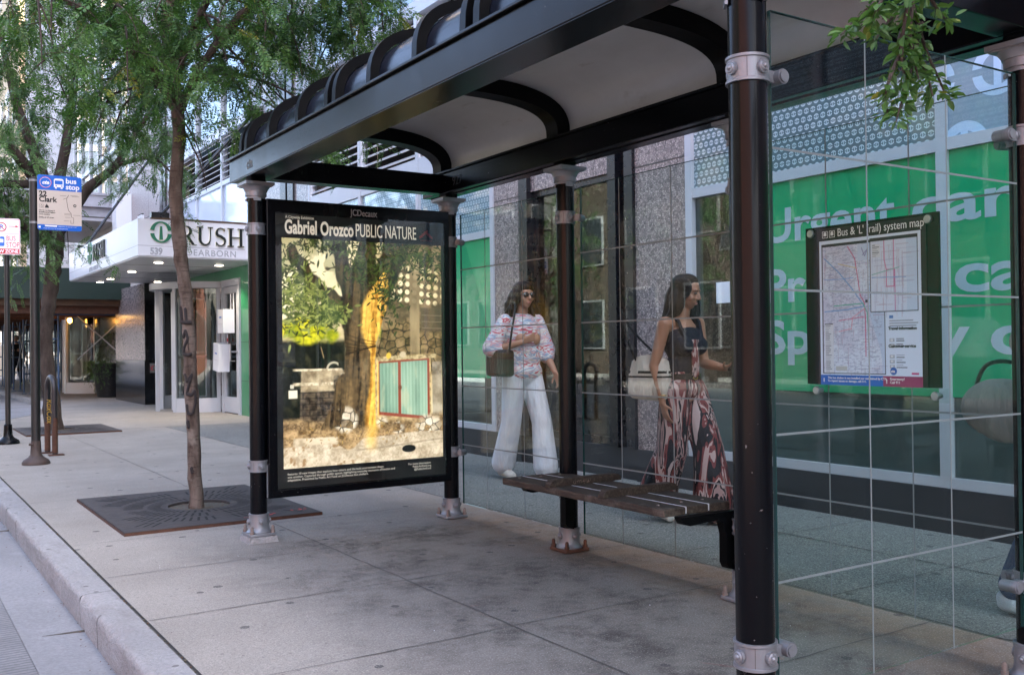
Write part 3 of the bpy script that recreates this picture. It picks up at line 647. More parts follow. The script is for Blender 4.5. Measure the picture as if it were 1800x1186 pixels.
# ------------------------------------------------------------------ bus shelter
FX,BX=1.94,3.28; PY=(1.81,3.113,4.448,5.79)
sh=thing('bus_shelter',(2.6,3.8,0),'black steel bus shelter with arched roof, round posts with silver collars and gridded glass walls','bus shelter')
sp=lambda mb,name,mats,parent=None: mb.build(name,mats,sh if parent is None else parent)
def boss(b,x,y,z,r,dx,dy,mi=0):
    d=Vector((dx,dy,0)); 
    b.tube([Vector((x,y,z))+d*r,Vector((x,y,z))+d*(r+.009)],.0175,16,mi); b.tube([Vector((x,y,z))+d*(r+.009),Vector((x,y,z))+d*(r+.0125)],[.0145,.0115],16,mi); b.sph(Vector((x,y,z))+d*(r+.0105),.0075,mi,8)
def collar(x,y,z,arms,post,puck=True):
    b=MB(); r=.0505
    b.lathe((x,y,z),[(r+.001,-.035),(r+.0075,-.035),(r+.0075,-.028),(r+.004,-.026),(r+.004,.026),(r+.0075,.028),(r+.0075,.035),(r+.001,.035)],36)
    for a in (-94,178,88,-4): boss(b,x,y,z,r+.0035,math.cos(R_(a)),math.sin(R_(a)))
    for dx,dy,ln in arms:
        d=Vector((dx,dy,0)).normalized(); c=Vector((x,y,z-.005)); s_=Vector((-d.y,d.x,0))
        b.obox(c+d*(r+ln/2),d*(ln/2),s_*.012,(0,0,.016)); e=c+d*(r+ln)
        b.tube([e-s_*.030,e+s_*.030],.0205,18); b.tube([e-s_*.035,e-s_*.030],.016,14); b.tube([e+s_*.030,e+s_*.035],.016,14)
    q_=Vector((math.cos(R_(-138)),math.sin(R_(-138)),0)); b.obox(Vector((x,y,z))+q_*(r+.0036),q_*.0008,Vector((-q_.y,q_.x,0))*.0008,(0,0,.026),1)
    return sp(b,'collar',[m['silver'],m['joint']],post)
def capital(x,y,post):
    b=MB(); s=.088
    b.box(x-s,x+s,y-s,y+s,2.147,2.1645); b.box(x-s+.008,x+s-.008,y-s+.008,y+s-.008,2.1405,2.1469)
    b.lathe((x,y,0),[(.052,2.068),(.056,2.068),(.056,2.082),(.064,2.083),(.064,2.112),(.068,2.113),(.070,2.122),(.078,2.134),(.083,2.140),(.05,2.141)],36)
    for a in (20,140,260): d=Vector((math.cos(R_(a)),math.sin(R_(a)),0)); b.obox(Vector((x,y,2.062))+d*.055,d*.004,Vector((-d.y,d.x,0))*.022,(0,0,.008))
    return sp(b,'capital',m['silver'],post)
def base(x,y,post,lift=0,mat=None):
    b=MB(); s=.08
    b.bevbox(x-s,x+s,y-s,y+s,.004+lift,.022+lift,.004,1 if mat=='rust' else 0)
    b.lathe((x,y,lift),[(.075,.0225),(.075,.028),(.068,.034),(.062,.046),(.0595,.058),(.0595,.124),(.0615,.126),(.0615,.135),(.052,.136)],36)
    for a in (-94,178,88,-4): boss(b,x,y,.09+lift,.058,math.cos(R_(a)),math.sin(R_(a)))
    for dx in (-1,1):
        for dy in (-1,1):
            b.lathe((x+dx*.064,y+dy*.064,lift),[(.014,.0221),(.014,.037),(.010,.038),(.010,.058),(.006,.066)],10,2 if mat!='rust' else 1)
    if lift>.01: b.add(*tapered(x,y,.086,.006,lift+.004),3)
    return sp(b,'base_flange',[m['silver'],m['rust'],m['bolt'],m['kerb']],post)
def tapered(x,y,s,z0,z1):
    v=[]
    for z,k in ((-.002,1.06),(z1,.98)): v+=[(x-s*k,y-s*k,z),(x+s*k,y-s*k,z),(x+s*k,y+s*k,z),(x-s*k,y+s*k,z)]
    return v,[(0,1,5,4),(1,2,6,5),(2,3,7,6),(3,0,4,7),(4,5,6,7),(3,2,1,0)]
def post(x,y,collars,lift=0,mat=None):
    b=MB(); b.tube([(x,y,.11),(x,y,2.09)],.0505,40); b.box(x-.045,x+.045,y-.045,y+.045,2.1646,2.19)
    p=sp(b,'post',m['black']); capital(x,y,p); base(x,y,p,lift,mat)
    for z,arms in collars: collar(x,y,z,arms,p)
    return p
post(FX,PY[0],[(1.88,[(1,0,.055)]),(.344,[(1,0,.055)])])
post(FX,PY[3],[(1.885,[]),(.454,[])],lift=.032)
GX=3.335
A=[(.45,.89,.04),(.45,-.89,.04)]
post(BX,PY[0],[(1.85,[(-1,.1,.06),(.4,.9,.05)]),(.344,[(-1,.1,.06),(.4,.9,.05)])])
post(BX,PY[1],[(1.87,A),(.335,A)]); post(BX,PY[2],[(1.88,A),(.335,A)],mat='rust'); post(BX,PY[3],[(1.87,[(.45,-.89,.04)]),(.45,[(.45,-.89,.04)])])
# beams
b=MB()
b.bevbox(1.85,2.03,1.55,6.02,2.19,2.322,.004); b.bevbox(1.832,2.05,1.53,6.04,2.3225,2.336,.003)
b.box(1.853,1.858,1.56,6.01,2.19,2.187); sp(b,'front_beam',m['black'])
b=MB(); b.bevbox(3.205,3.36,1.55,6.02,2.19,2.322,.004); b.bevbox(3.19,3.375,1.53,6.04,2.3225,2.336,.003); b.box(3.26,3.285,1.57,6.0,2.184,2.1895); sp(b,'back_beam',m['black'])
for y in (PY[0],PY[3]):
    b=MB(); b.bevbox(2.032,3.203,y-.055,y+.055,2.191,2.318,.003); sp(b,'cross_beam',m['black'])
b=MB(); b.text('cta',.085,(1.8495,5.68,2.225),YM,Z1,0,bold=.003,ext=.0004); sp(b,'beam_lettering',[simple('worn_lettering',(.05,.05,.052),.5)]); b=MB(); b.text('927',.085,(3.2045,5.60,2.225),YM,Z1,0,bold=.0,ext=.0004); sp(b,'number_lettering',[simple('dim_lettering',(.02,.019,.019),.5)])
# vault profile (superellipse)
def prof(a,h,n=28,e=3.0):
    P=[]
    for i in range(n+1):
        t=math.pi*i/n; c,s_=math.cos(t),math.sin(t)
        P.append((2.605-a*math.copysign(abs(c)**(2/e),c),2.336+h*abs(s_)**(2/e)))
    return P
def vault(b,a,h,th,y0,y1,mi=0,sm=True,tl=None):
    O_=prof(a,h); I_=prof(a-th,h-th); v=[];f=[]; n=len(O_)
    for (xo,zo),(xi,zi) in zip(O_,I_): v+=[(xo,y0,zo),(xo,y1,zo),(xi,y1,max(zi,2.3365)),(xi,y0,max(zi,2.3365))]
    for i in range(n-1):
        for k in range(4): f.append((i*4+k,(i+1)*4+k,(i+1)*4+(k+1)%4,i*4+(k+1)%4))
    f+=[(3,2,1,0),tuple((n-1)*4+k for k in range(4))]; b.add(v,f,mi,sm)
for i in range(3):
    y0,y1=PY[i],PY[i+1]
    if i==0: y0=1.6
    b=MB(); vault(b,.700,.282,.012,y0+.02,y1-.02); sp(b,'roof_panel',m['roofblack'])
    b=MB(); vault(b,.684,.266,.006,y0+.02,y1-.02); sp(b,'ceiling_panel',m['soffit'])
    for k in (1,2):
        y=PY[i]+(PY[i+1]-PY[i])*k/3; b=MB(); vault(b,.745,.335,.044,y-.022,y+.022,sm=True); sp(b,'roof_hoop',m['blackmatte'])
for y in PY:
    for d in (-.05,.05):
        b=MB(); vault(b,.745,.335,.044,y+d-.022,y+d+.022); sp(b,'roof_hoop',m['blackmatte'])
    b=MB(); vault(b,.675,.257,.085,y-.055,y+.055); vault(b,.66,.24,.085,y-.075,y+.075) if False else None
    sp(b,'inner_rib',m['blackmatte'])
# glass walls with etched grid
def pane(y0,y1,z0,z1,hs,vs):
    b=MB(); b.box(GX-.005,GX+.005,y0,y1,z0,z1)
    p=sp(b,'glass_wall',m['pane']); w_=.0036
    b=MB()
    for z in hs: b.box(GX-.0062,GX-.0052,y0,y1,z-w_,z+w_)
    for y in vs:
        b.box(GX-.0075,GX-.0064,y-w_*.8,y+w_*.8,z0,z1-.3 if False else z1)
    sp(b,'etched_grid',m['frit'],p)
    b=MB()
    for y in (y0,y1): b.box(GX-.0052,GX+.0052,y-.0015,y+.0015,z0,z1)
    b.box(GX-.0052,GX+.0052,y0,y1,z1,z1+.002); sp(b,'glass_edge',m['edge'],p)
HS=(.498,.893,1.286,1.679)
pane(4.52,5.72,.1,2.05,HS,(5.40,4.965)); pane(3.19,4.375,.1,2.05,HS,(4.03,3.625)); pane(1.885,3.035,.1,2.05,HS,(2.68,2.29))
b=MB(); GY=1.81; b.box(2.025,3.215,GY-.005,GY+.005,.2,2.055); p_=sp(b,'glass_wall',m['pane'])
b=MB()
for z in (.517,.913,1.303,1.685): b.box(2.025,3.215,GY-.0062,GY-.0052,z-.0032,z+.0032)
for x in (2.42,2.815): b.box(x-.0026,x+.0026,GY-.0075,GY-.0064,.2,2.055)
sp(b,'etched_grid',m['frit'],p_)
b=MB(); b.box(2.025,3.215,GY-.0052,GY+.0052,2.055,2.057); b.box(3.215,3.218,GY-.0052,GY+.0052,.2,2.055); b.box(2.022,2.025,GY-.0052,GY+.0052,.2,2.055); sp(b,'glass_edge',m['edge'],p_)

# ------------------------------------------------------------------ bench
bn=thing('wooden_bench',(3.06,3.8,0),'dark weathered plank bench with two armrest rails bolted to the shelter posts','bench')
bp=lambda mb,name,mats: mb.build(name,mats,bn)
for x0,x1 in ((2.868,2.998),(3.006,3.136),(3.144,3.272)):
    b=MB(); b.bevbox(x0,x1,3.195,4.50,.404,.44,.006); bp(b,'plank',m['wood'])
b=MB()
for x in (3.002,3.14): b.box(x-.003,x+.003,3.198,4.495,.41,.4402)
bp(b,'painted_gap_glint',simple('gap_sky_glint',(.5,.5,.52),.6,var=.3,scale=30))  # pale strips paint the bright sky reflection between the planks
for y in (4.06,3.625):
    b=MB(); O_=(0,y+.022,0); n=[(2.862,.4405),(2.862,.452),(2.876,.470),(2.895,.477),(3.29,.477),(3.31,.472),(3.325,.458),(3.325,.4405)]
    b.poly(n,(0,y+.022,0),X1,Z1,.045); bp(b,'armrest_rail',m['wood'])
b=MB(); 
b.text('umew',.04,(3.0,4.0365,.445),X1,Z1,bold=-.002,ext=.0004,shear=.3,sx=1.2); bp(b,'scratched_graffiti',simple('scratch',(.22,.15,.12),.7))
for y in (3.08,4.40):
    yy=y; b=MB()
    b.poly([(2.93,.403),(2.95,.372),(2.985,.362),(3.155,.372),(3.19,.352),(3.205,.3),(3.205,.17),(3.22,.145),(3.262,.135),(3.262,.403)],(0,yy+.12 if y<4 else yy+.02,0),X1,Z1,.045)
    if y<4:
        yb=yy+.098
        b.tube([(3.245,yb,.17),(3.29,yy+.02,.17)],.012,8); b.tube([(3.245,yb,.38),(3.29,yy+.02,.38)],.012,8)
    bp(b,'bracket',m['blackmatte'])
for x in (2.93,3.07,3.2):
    b=MB()
    for y in (3.3,4.42): b.sph((x,y,.4405),(.008,.008,.004),0,8)
    bp(b,'screw_head',m['bolt'])

# ------------------------------------------------------------------ advertising panel
AY=5.73
ad=thing('advertising_panel',(2.62,AY+.06,0),'black advertising panel with poster of tree and teal doors, hung between far posts','advertising panel')
apx=lambda mb,name,mats,parent=None: mb.build(name,mats,ad if parent is None else parent)
b=MB(); b.bevbox(1.985,3.25,AY,AY+.13,.255,2.07,.006); fr_=apx(b,'frame',m['black'])
b=MB(); b.box(1.978,1.9845,AY+.02,AY+.05,.262,.46); apx(b,'worn_edge',m['silver'],fr_)
b=MB(); b.text('JCDecaux',.058,(2.533,AY-.0005,2.0),X1,Z1,bold=.0008,ext=.0004,sx=.78); apx(b,'maker_lettering',simple('grey_ink',(.30,.30,.30),.5),fr_)
# poster picture painted per point: an ordinary tree in a yard
def vnoise(u,v,s,seed):
    r=np.random.default_rng(seed); g=r.random((64,64)); x=u*s;y=v*s; xi=np.floor(x).astype(int);yi=np.floor(y).astype(int); fx=x-xi;fy=y-yi; fx=fx*fx*(3-2*fx);fy=fy*fy*(3-2*fy)
    G=lambda a,c: g[a%64,c%64]
    return (G(xi,yi)*(1-fx)+G(xi+1,yi)*fx)*(1-fy)+(G(xi,yi+1)*(1-fx)+G(xi+1,yi+1)*fx)*fy
def fbm(u,v,s,seed,o=5): return sum(vnoise(u,v,s*2**i,seed+i)*.5**i for i in range(o))/sum(.5**i for i in range(o))
def cells(u,v,n,asp,seed,jit=.9):
    r=np.random.default_rng(seed); px=r.random((90,90));py=r.random((90,90)); x=u*n;y=v*n*asp; xi=np.floor(x).astype(int);yi=np.floor(y).astype(int)
    d1=np.full(u.shape,9.);d2=d1.copy();idv=np.zeros(u.shape)
    for a in (-1,0,1):
        for c in (-1,0,1):
            cx,cy=xi+a,yi+c; qx=cx+.5+(px[cx%90,cy%90]-.5)*jit; qy=cy+.5+(py[cx%90,cy%90]-.5)*jit; d=np.hypot(x-qx,y-qy); k=px[(cx*7)%90,(cy*3)%90]
            nw=d<d1; d2=np.where(nw,d1,np.minimum(d2,d)); idv=np.where(nw,k,idv); d1=np.where(nw,d,d1)
    return d2-d1,idv
def S(a,b_,x): t=np.clip((x-a)/(b_-a),0,1); return t*t*(3-2*t)
def colour_grid(name,C,O,Rt,U,wd,ht,mat,parent):
    H_,W_=C.shape[:2]; me=bpy.data.meshes.new(name); O,Rt,U=map(Vector,(O,Rt,U)); o=Vector(parent['_o']) 
    xs=np.linspace(0,wd,W_);zs=np.linspace(ht,0,H_); P=np.array(O-o)[None,None]+xs[None,:,None]*np.array(Rt)+zs[:,None,None]*np.array(U)
    idx=np.arange(H_*W_).reshape(H_,W_); F=np.stack([idx[1:,:-1],idx[1:,1:],idx[:-1,1:],idx[:-1,:-1]],-1).reshape(-1,4)
    npq=len(F); me.vertices.add(H_*W_); me.vertices.foreach_set('co',P.reshape(-1).astype(np.float32)); me.loops.add(npq*4); me.loops.foreach_set('vertex_index',F.reshape(-1).astype(np.int32)); me.polygons.add(npq); me.polygons.foreach_set('loop_start',np.arange(0,npq*4,4,dtype=np.int32)); me.update(calc_edges=True)
    a=me.attributes.new('print','FLOAT_COLOR','POINT'); a.data.foreach_set('color',np.concatenate([C,np.ones((H_,W_,1))],-1).reshape(-1).astype(np.float32)); me.materials.append(mat)
    return link(name,me,parent,o)
def print_mat(name,glow,rough=.3):
    t=Mt(name); a=t.nt.nodes.new('ShaderNodeAttribute'); a.attribute_name='print'; c=Sh(t.nt,a.outputs['Color']); t.set(col=c,rough=rough,spec=.4)
    if glow: t.set(em=c,ems=glow)
    return t.m
PW,PH=330,430
v_,u_=np.meshgrid(np.linspace(0,1,PH),np.linspace(0,1,PW),indexing='ij')
def paint(C,mask,c): mk=np.clip(mask,0,1)[...,None]; C[:]=C*(1-mk)+np.asarray(c)*mk if np.ndim(c)==1 else C*(1-mk)+c*mk
def col3(f,a,c): return np.asarray(a)+(np.asarray(c)-np.asarray(a))*f[...,None]
def N(s_,seed,o=5,st=1.): return S(.25,.75,fbm(u_,v_*1.3*st,s_,seed,o))
C=col3(N(3,1),(.60,.52,.34),(.88,.82,.62)); wob=fbm(u_,v_*1.3,8,50)-.5; fine=N(60,51,3); fin2=N(110,52,2)
# hazy background boughs
paint(C,S(.52,.6,fbm(u_,v_,9,12)+.12*S(.2,.0,v_))*S(.45,.35,v_)*S(.42,.36,u_)*.6,(.30,.30,.17))
# pierced block wall, pier and rubble stone wall at right
pw=S(.60,.64,u_+wob*.08)*S(.48,.40,v_); paint(C,pw,col3(N(24,3),(.13,.10,.06),(.33,.26,.17)))
du=((u_*21+v_*1.5)%1-.5);dv=((v_*27-u_*2.0)%1-.5); paint(C,pw*S(.38,.27,np.hypot(du,dv))*S(.08,.11,v_)*S(.30,.27,v_+.06*wob),col3(N(6,4),(.62,.55,.36),(.86,.80,.60)))
e,i_=cells(u_+wob*.03,v_+wob*.02,20,1.25,8); tp=.35-.18*S(.6,.95,u_)*0+.10*S(.62,.56,u_)+.05*wob
st=S(.555,.575,u_+wob*.04)*S(tp-.01,tp+.02,v_-.0*u_)*S(.62,.60,v_); st=np.maximum(st,S(.82,.86,u_+wob*.1)*S(.36,.40,v_)*S(.60,.58,v_))
paint(C,st,col3(np.clip(i_*.55+.5*N(40,4)-.08,0,1),(.09,.065,.03),(.44,.34,.20))*(.22+.78*S(.02,.2,e))[...,None])
pp=S(.78,.79,u_)*S(.855,.845,u_)*S(.02,.06,v_)*S(.56,.47,v_); paint(C,pp*.9,col3(N(14,7,st=.3),(.25,.20,.13),(.46,.38,.25))); paint(C,S(.855,.86,u_)*S(.29,.30,v_)*S(.42,.40,v_)*.85,col3(N(14,17,st=.3),(.10,.085,.06),(.2,.16,.11)))
for k in range(3): paint(C,S(.003,.001,np.abs(v_-.33-.03*k-.02*(u_-.85)))*S(.86,.87,u_)*.7,(.3,.26,.2))
# dark yard at left with sheds
dk=S(.40,.36,u_)*S(.435,.46,v_+wob*.03); paint(C,dk,col3(N(10,9)*N(30,10),(.010,.014,.010),(.10,.10,.06)))
for x_,c_ in ((.12,.012),(.20,.02),(.27,.03)): paint(C,S(.012,.006,np.abs(u_-x_-.04*(v_-.5)))*dk*S(.60,.58,v_),(c_,c_*1.6,c_))
paint(C,S(.003,.0015,np.abs(u_-.232-.35*(v_-.5)))*S(.47,.48,v_)*S(.53,.52,v_),(.45,.33,.2)); paint(C,S(.008,.004,np.abs(np.hypot(u_-.30,(v_-.575)*1.3)-.04))*S(.33,.325,u_)*S(.58,.57,v_),(.5,.47,.38))
cb=S(.095,.105,u_+.05*(v_-.7))*S(.37,.35,u_)*S(.575,.582,v_); bx=(u_*13+((v_*40).astype(int)%2)*.5); mort=np.minimum(np.abs(bx%1-.5),1)*0+S(.10,.02,np.minimum(bx%1,1-bx%1))+S(.14,.04,np.minimum((v_*40)%1,1-(v_*40)%1))
paint(C,cb*S(.665,.67,v_),col3(N(34,5),(.055,.045,.038),(.20,.165,.125))*(1-.5*np.clip(mort,0,1))[...,None]); paint(C,cb*S(.675,.665,v_),col3(N(22,6)*.7+.3*fine,(.24,.19,.13),(.60,.52,.38)))
for y_,h_ in ((.637,.008),(.575,.006)): paint(C,S(h_,h_*.6,np.abs(v_-y_))*S(.05,.07,u_)*S(.36,.34,u_),col3(fine,(.42,.36,.26),(.75,.68,.54)))
paint(C,S(.295,.30,u_)*S(.335,.33,u_)*S(.60,.605,v_)*S(.665,.66,v_),col3(fine,(.08,.07,.05),(.3,.26,.2))); paint(C,S(.03,.033,u_)*S(.085,.08,u_)*S(.66,.664,v_)*S(.70,.695,v_),(.72,.70,.60)); paint(C,S(.04,.043,u_)*S(.065,.06,u_)*S(.635,.64,v_)*S(.657,.652,v_),(.6,.58,.5))
paint(C,S(.34,.345,u_+.04*wob)*S(.38,.37,u_)*S(.585,.60,v_)*S(.74,.70,v_),col3(fine,(.45,.40,.32),(.82,.78,.68)))
# sunlit bushes
ye,yi=cells(u_+wob*.05,v_+wob*.05,9,1.3,23); yl=S(.14,.08,np.hypot((u_-.13)*.8,(v_-.405)*1.9)+wob*.16)*S(.475,.455,v_+wob*.02); yl=np.maximum(yl,S(.07,.03,np.hypot((u_-.30),(v_-.42)*1.6)+wob*.12)); paint(C,yl,col3(yi*.6+.4*fine,(.24,.30,.02),(.72,.68,.06))*(.55+.45*S(.0,.12,ye))[...,None])
paint(C,S(.03,.0,np.hypot((u_-.585)*1.3,(v_-.40)*.45)+wob*.02)*.9,col3(fine,(.25,.3,.03),(.62,.62,.12)))
# trunk with forks and buttress roots
def seg(ax,ay,bx,by,ra,rb):
    dx,dy=bx-ax,(by-ay)*1.3; t=np.clip(((u_-ax)*dx+(v_-ay)*1.3*dy)/(dx*dx+dy*dy),0,1); return np.hypot(u_-ax-t*dx,(v_-ay)*1.3-t*dy)-(ra+(rb-ra)*t)
tr=np.minimum.reduce([seg(.48,.80,.47,.42,.12,.095),seg(.47,.42,.46,.22,.10,.095),seg(.50,.42,.66,.10,.085,.075),seg(.66,.10,.74,-.05,.075,.07),seg(.42,.28,.33,.02,.06,.045),seg(.42,.33,.20,.22,.065,.045),seg(.20,.22,.06,.06,.045,.035),seg(.46,.22,.52,-.02,.07,.055),seg(.42,.70,.16,.92,.09,.012),seg(.40,.66,.30,.86,.09,.03),seg(.50,.70,.52,.9,.11,.06),seg(.54,.74,.62,.86,.06,.015),seg(.44,.44,.41,.38,.09,.06),seg(.27,.13,.38,.10,.010,.006)])
tr=tr+wob*.022+.008*np.sin(u_*60+v_*25); tm=S(.005,-.005,tr); bk=fbm(u_*4+.4*v_,v_*.55,11,61); bk2=S(.3,.7,bk)*.7+.3*fine; lit=S(.15,.8,v_)*.5+.5*S(.0,-.09,tr)
paint(C,tm,col3(bk2*(.25+.75*lit),(.018,.013,.008),(.34,.25,.14))); paint(C,tm*S(.40,.44,u_-.22*(v_-.5)*0)*S(.5,.62,v_)*S(.46,.42,u_)*.6*S(.45,.6,bk),(.03,.022,.015))
ctr=np.interp(v_,[.05,.2,.3,.42,.5,.62,.75,.86,1],[.66,.60,.555,.545,.545,.545,.548,.545,.55]); wd_=np.interp(v_,[.12,.22,.3,.40,.46,.50,.56,.65,.75,.86,1],[.0,.07,.095,.09,.055,.02,.018,.032,.065,.07,.03])
sun_=S(1.05,.65,np.abs(u_-ctr+wob*.02)/np.maximum(wd_,1e-4))*(tm*S(.5,.44,v_)+S(.44,.5,v_)*np.maximum(tm,S(.84,.86,v_)))*(.55+.45*bk2); paint(C,sun_,col3(bk2,(.62,.31,.05),(1.0,.70,.20)))
for k in range(9): paint(C,S(.0035,.0015,np.abs(v_-.43-.009*k-.05*np.sin((u_-.42)*9+k*.4)*.5))*tm*.6,(.05,.035,.02))
# teal doors in a red frame
def quad(a,c,d,f): return S(a,a+.004,u_)*S(c,c-.004,u_)*S(d,d+.004,v_+.035*(u_-.6))*S(f,f-.004,v_-.10*(u_-.58))
paint(C,quad(.553,.925,.52,.835),col3(fine,(.40,.31,.17),(.68,.56,.34))); paint(C,quad(.575,.915,.540,.79),(.34,.10,.06))
for a,c in ((.582,.705),(.720,.90)):
    q=quad(a,c,.55,.775); rib=.5+.5*np.sin(u_*2*np.pi*46); paint(C,q,col3(np.clip(.25*rib+.75*N(9,71,st=.25),0,1),(.13,.25,.20),(.44,.60,.50))); paint(C,q*S(.55,.75,fbm(u_*2,v_*.6,14,75))*.5,(.58,.60,.46))
paint(C,S(.018,.008,np.hypot(u_-.716,v_-.665)+wob*.01),(.22,.09,.05)); paint(C,S(.57,.58,u_)*S(.97,.95,u_)*S(.012,.006,np.abs(v_-.534+.03*(u_-.6)+wob*.015)),col3(fine,(.30,.24,.14),(.62,.54,.36)))
paint(C,S(.565,.57,u_)*S(.580,.574,u_)*S(.53,.56,v_)*S(.80,.78,v_),col3(bk2,(.70,.46,.14),(.92,.70,.3))); paint(C,S(.032,.020,np.hypot(u_-.735,(v_-.515)*1.5)+wob*.03),(.62,.55,.42)); paint(C,S(.022,.014,np.hypot(u_-.645,(v_-.515)*1.1)+wob*.03),(.78,.55,.12)); paint(C,quad(.93,1.0,.56,.80)*.8,col3(N(18,77),(.2,.17,.13),(.5,.46,.40)))
# foliage in front: many small strokes
rg=np.random.default_rng(77)
yy,xx=np.mgrid[0:PH,0:PW]
def leaves(n,cx,cy,sx,sy,dark,light,big=(3,8)):
    for k in range(n):
        x=rg.normal(cx,sx)*PW; y=rg.normal(cy,sy)*PH; L=rg.uniform(*big); w_=L*rg.uniform(.22,.36); a=rg.uniform(0,np.pi); x0,x1,y0,y1=int(max(0,x-L)),int(min(PW,x+L+1)),int(max(0,y-L)),int(min(PH,y+L+1))
        if x1<=x0 or y1<=y0: continue
        X=xx[y0:y1,x0:x1]-x; Y=yy[y0:y1,x0:x1]-y; p=X*np.cos(a)+Y*np.sin(a); q=-X*np.sin(a)+Y*np.cos(a); mk=np.clip(1.4-((p/L)**2+(q/w_)**2)*1.4,0,1)[...,None]; c=np.asarray(dark)+(np.asarray(light)-np.asarray(dark))*rg.random()**1.6; C[y0:y1,x0:x1]=C[y0:y1,x0:x1]*(1-mk)+c*mk
D1,L1=(.012,.022,.006),(.13,.17,.05); D2,L2=(.06,.09,.025),(.38,.42,.16)
for args in ((260,.06,.14,.06,.07),(120,.22,.02,.08,.02),(230,.46,.0,.16,.03),(160,.55,.12,.05,.05),(330,.76,.05,.10,.035),(240,.64,.23,.05,.07),(200,.93,.10,.06,.06),(160,.10,.33,.08,.05),(120,.44,.10,.04,.05)): leaves(*args,D1,L1)
for args in ((330,.13,.245,.075,.045),(240,.24,.335,.06,.03),(130,.30,.32,.05,.025),(60,.05,.30,.04,.05)): leaves(*args,D2,L2,(4,10))
# rubble, leaf litter, kerb stone, pavement
gl=S(.80,.83,v_+wob*.05+.03*S(.3,.0,u_)+.035*S(.75,1,u_)); gl*=1-tm*S(.86,.82,v_); paint(C,gl,col3(N(30,82)*.6+.4*fin2,(.15,.10,.05),(.58,.44,.27)))
e3,i3=cells(u_+wob*.03,v_+wob*.03,24,1.2,81)
rb=np.maximum.reduce([S(.085,.05,np.hypot(u_-.37,(v_-.80)*1.3)+wob*.05),S(.10,.05,np.hypot((u_-.90)*.9,(v_-.865)*1.4)+wob*.06),S(.06,.03,np.hypot(u_-.70,(v_-.85)*1.6)+wob*.04),S(.05,.02,np.hypot(u_-.60,(v_-.825)*1.5)+wob*.04)])
paint(C,rb*S(.12,.3,i3+.2*wob),col3(np.clip(i3*.8+.25*fine,0,1),(.40,.33,.24),(.90,.85,.74))*(.18+.82*S(.02,.2,e3))[...,None])
sl=S(.012,.004,np.abs(v_-.895-.01*u_)-.016)*S(.05,.06,u_)*S(.33,.31,u_); paint(C,sl,col3(N(20,88),(.42,.35,.25),(.70,.62,.50))); pv=S(.905,.915,v_+.006*np.sin(u_*9)-.03*S(.3,.4,u_)*S(.5,.4,u_)+.03*S(.35,.5,u_)); paint(C,pv,col3(N(20,91)*.6+.4*fin2,(.44,.37,.28),(.74,.67,.56)))
paint(C,pv*S(.60,.72,fbm(u_,v_,34,92))*S(.55,.35,u_)*.8,(.33,.21,.10)); paint(C,S(.006,.002,np.abs(v_-.925-.015*np.sin(u_*4)))*S(.4,.45,u_)*.5,(.3,.25,.19)); paint(C,S(.048,.042,np.hypot(u_-.77,(v_-.95)*2.6)),(.010,.012,.010))
leaves(120,.5,.87,.3,.025,(.25,.15,.05),(.6,.45,.2),(2,4)); paint(C,S(.06,.0,np.abs(u_-.545-.02*np.sin(v_*19)))*S(.76,.86,v_)*S(.97,.9,v_)*.55,(.98,.66,.18))
C=np.clip(C,0,1)**1.3*np.array((1.08,1.03,.93))
b=MB(); b.box(2.04,3.20,AY-.002,AY-.0005,.31,1.985); pb=apx(b,'poster',m['ink'])
colour_grid('poster_picture',C,(2.076,AY-.003,.427),X1,Z1,1.106,1.41,print_mat('backlit_print',.12),ad)
b=MB(); T=AY-.0032
k=MB(); k.text('Gabriel Orozco',.1,(0,0,0),X1,Z1,bold=.004); w1=max(q[0] for q in k.v); k=MB(); k.text('PUBLIC NATURE',.1,(0,0,0),X1,Z1); w2=max(q[0] for q in k.v)
b.text('Gabriel Orozco',.118,(2.095,T,1.866),X1,Z1,bold=.0035,sx=.447/w1/1.18*1.0,ext=.0004,space=1.02); b.text('PUBLIC NATURE',.118,(2.562,T,1.868),X1,Z1,bold=.0005,sx=.435/w2/1.18,ext=.0004)
apx(b,'poster_title',m['offwhite'],pb)
b=MB(); b.text('A Citywide Exhibition',.026,(2.1,T,1.957),X1,Z1,0,sx=.8,ext=.0003)
b.text('features 10 new images that explore how nature and the built environment shape\none another. Captured through public spaces, highlighting everyday moments of friction and\nadaptation. Presented by Public Art Fund on JCDecaux bus shelters.',.0185,(2.10,T,.388),X1,Z1,0,sx=1.05,ext=.0003,line=1.0)
b.text('For more information:\nPublicArtFund.org\n@PublicArtFund',.0185,(3.09,T,.388),X1,Z1,0,align='RIGHT',ext=.0003)
for k,(px,py) in enumerate(((3.035,1.885),(3.052,1.9),(3.07,1.915),(3.088,1.9),(3.105,1.885))): b.poly([(px-.014,py-.01),(px+.014,py+.004),(px+.014,py+.022),(px-.014,py+.008)] if k<3 else [(px-.014,py+.008),(px+.014,py-.01),(px+.014,py+.008),(px-.014,py+.024)],(0,T-.0002*k,0),X1,Z1,.0003,1)
b.text('Public Art Fund',.014,(3.028,T,1.862),X1,Z1,1,ext=.0003)
apx(b,'poster_small_print',[m['offwhite'],simple('dull_red_ink',(.22,.02,.02),.5)],pb)
b=MB(); b.box(2.035,3.205,AY-.0085,AY-.0055,.30,1.99); apx(b,'cover_glass',glass_mat('poster_cover_glass',(.97,.98,.97),1.4))

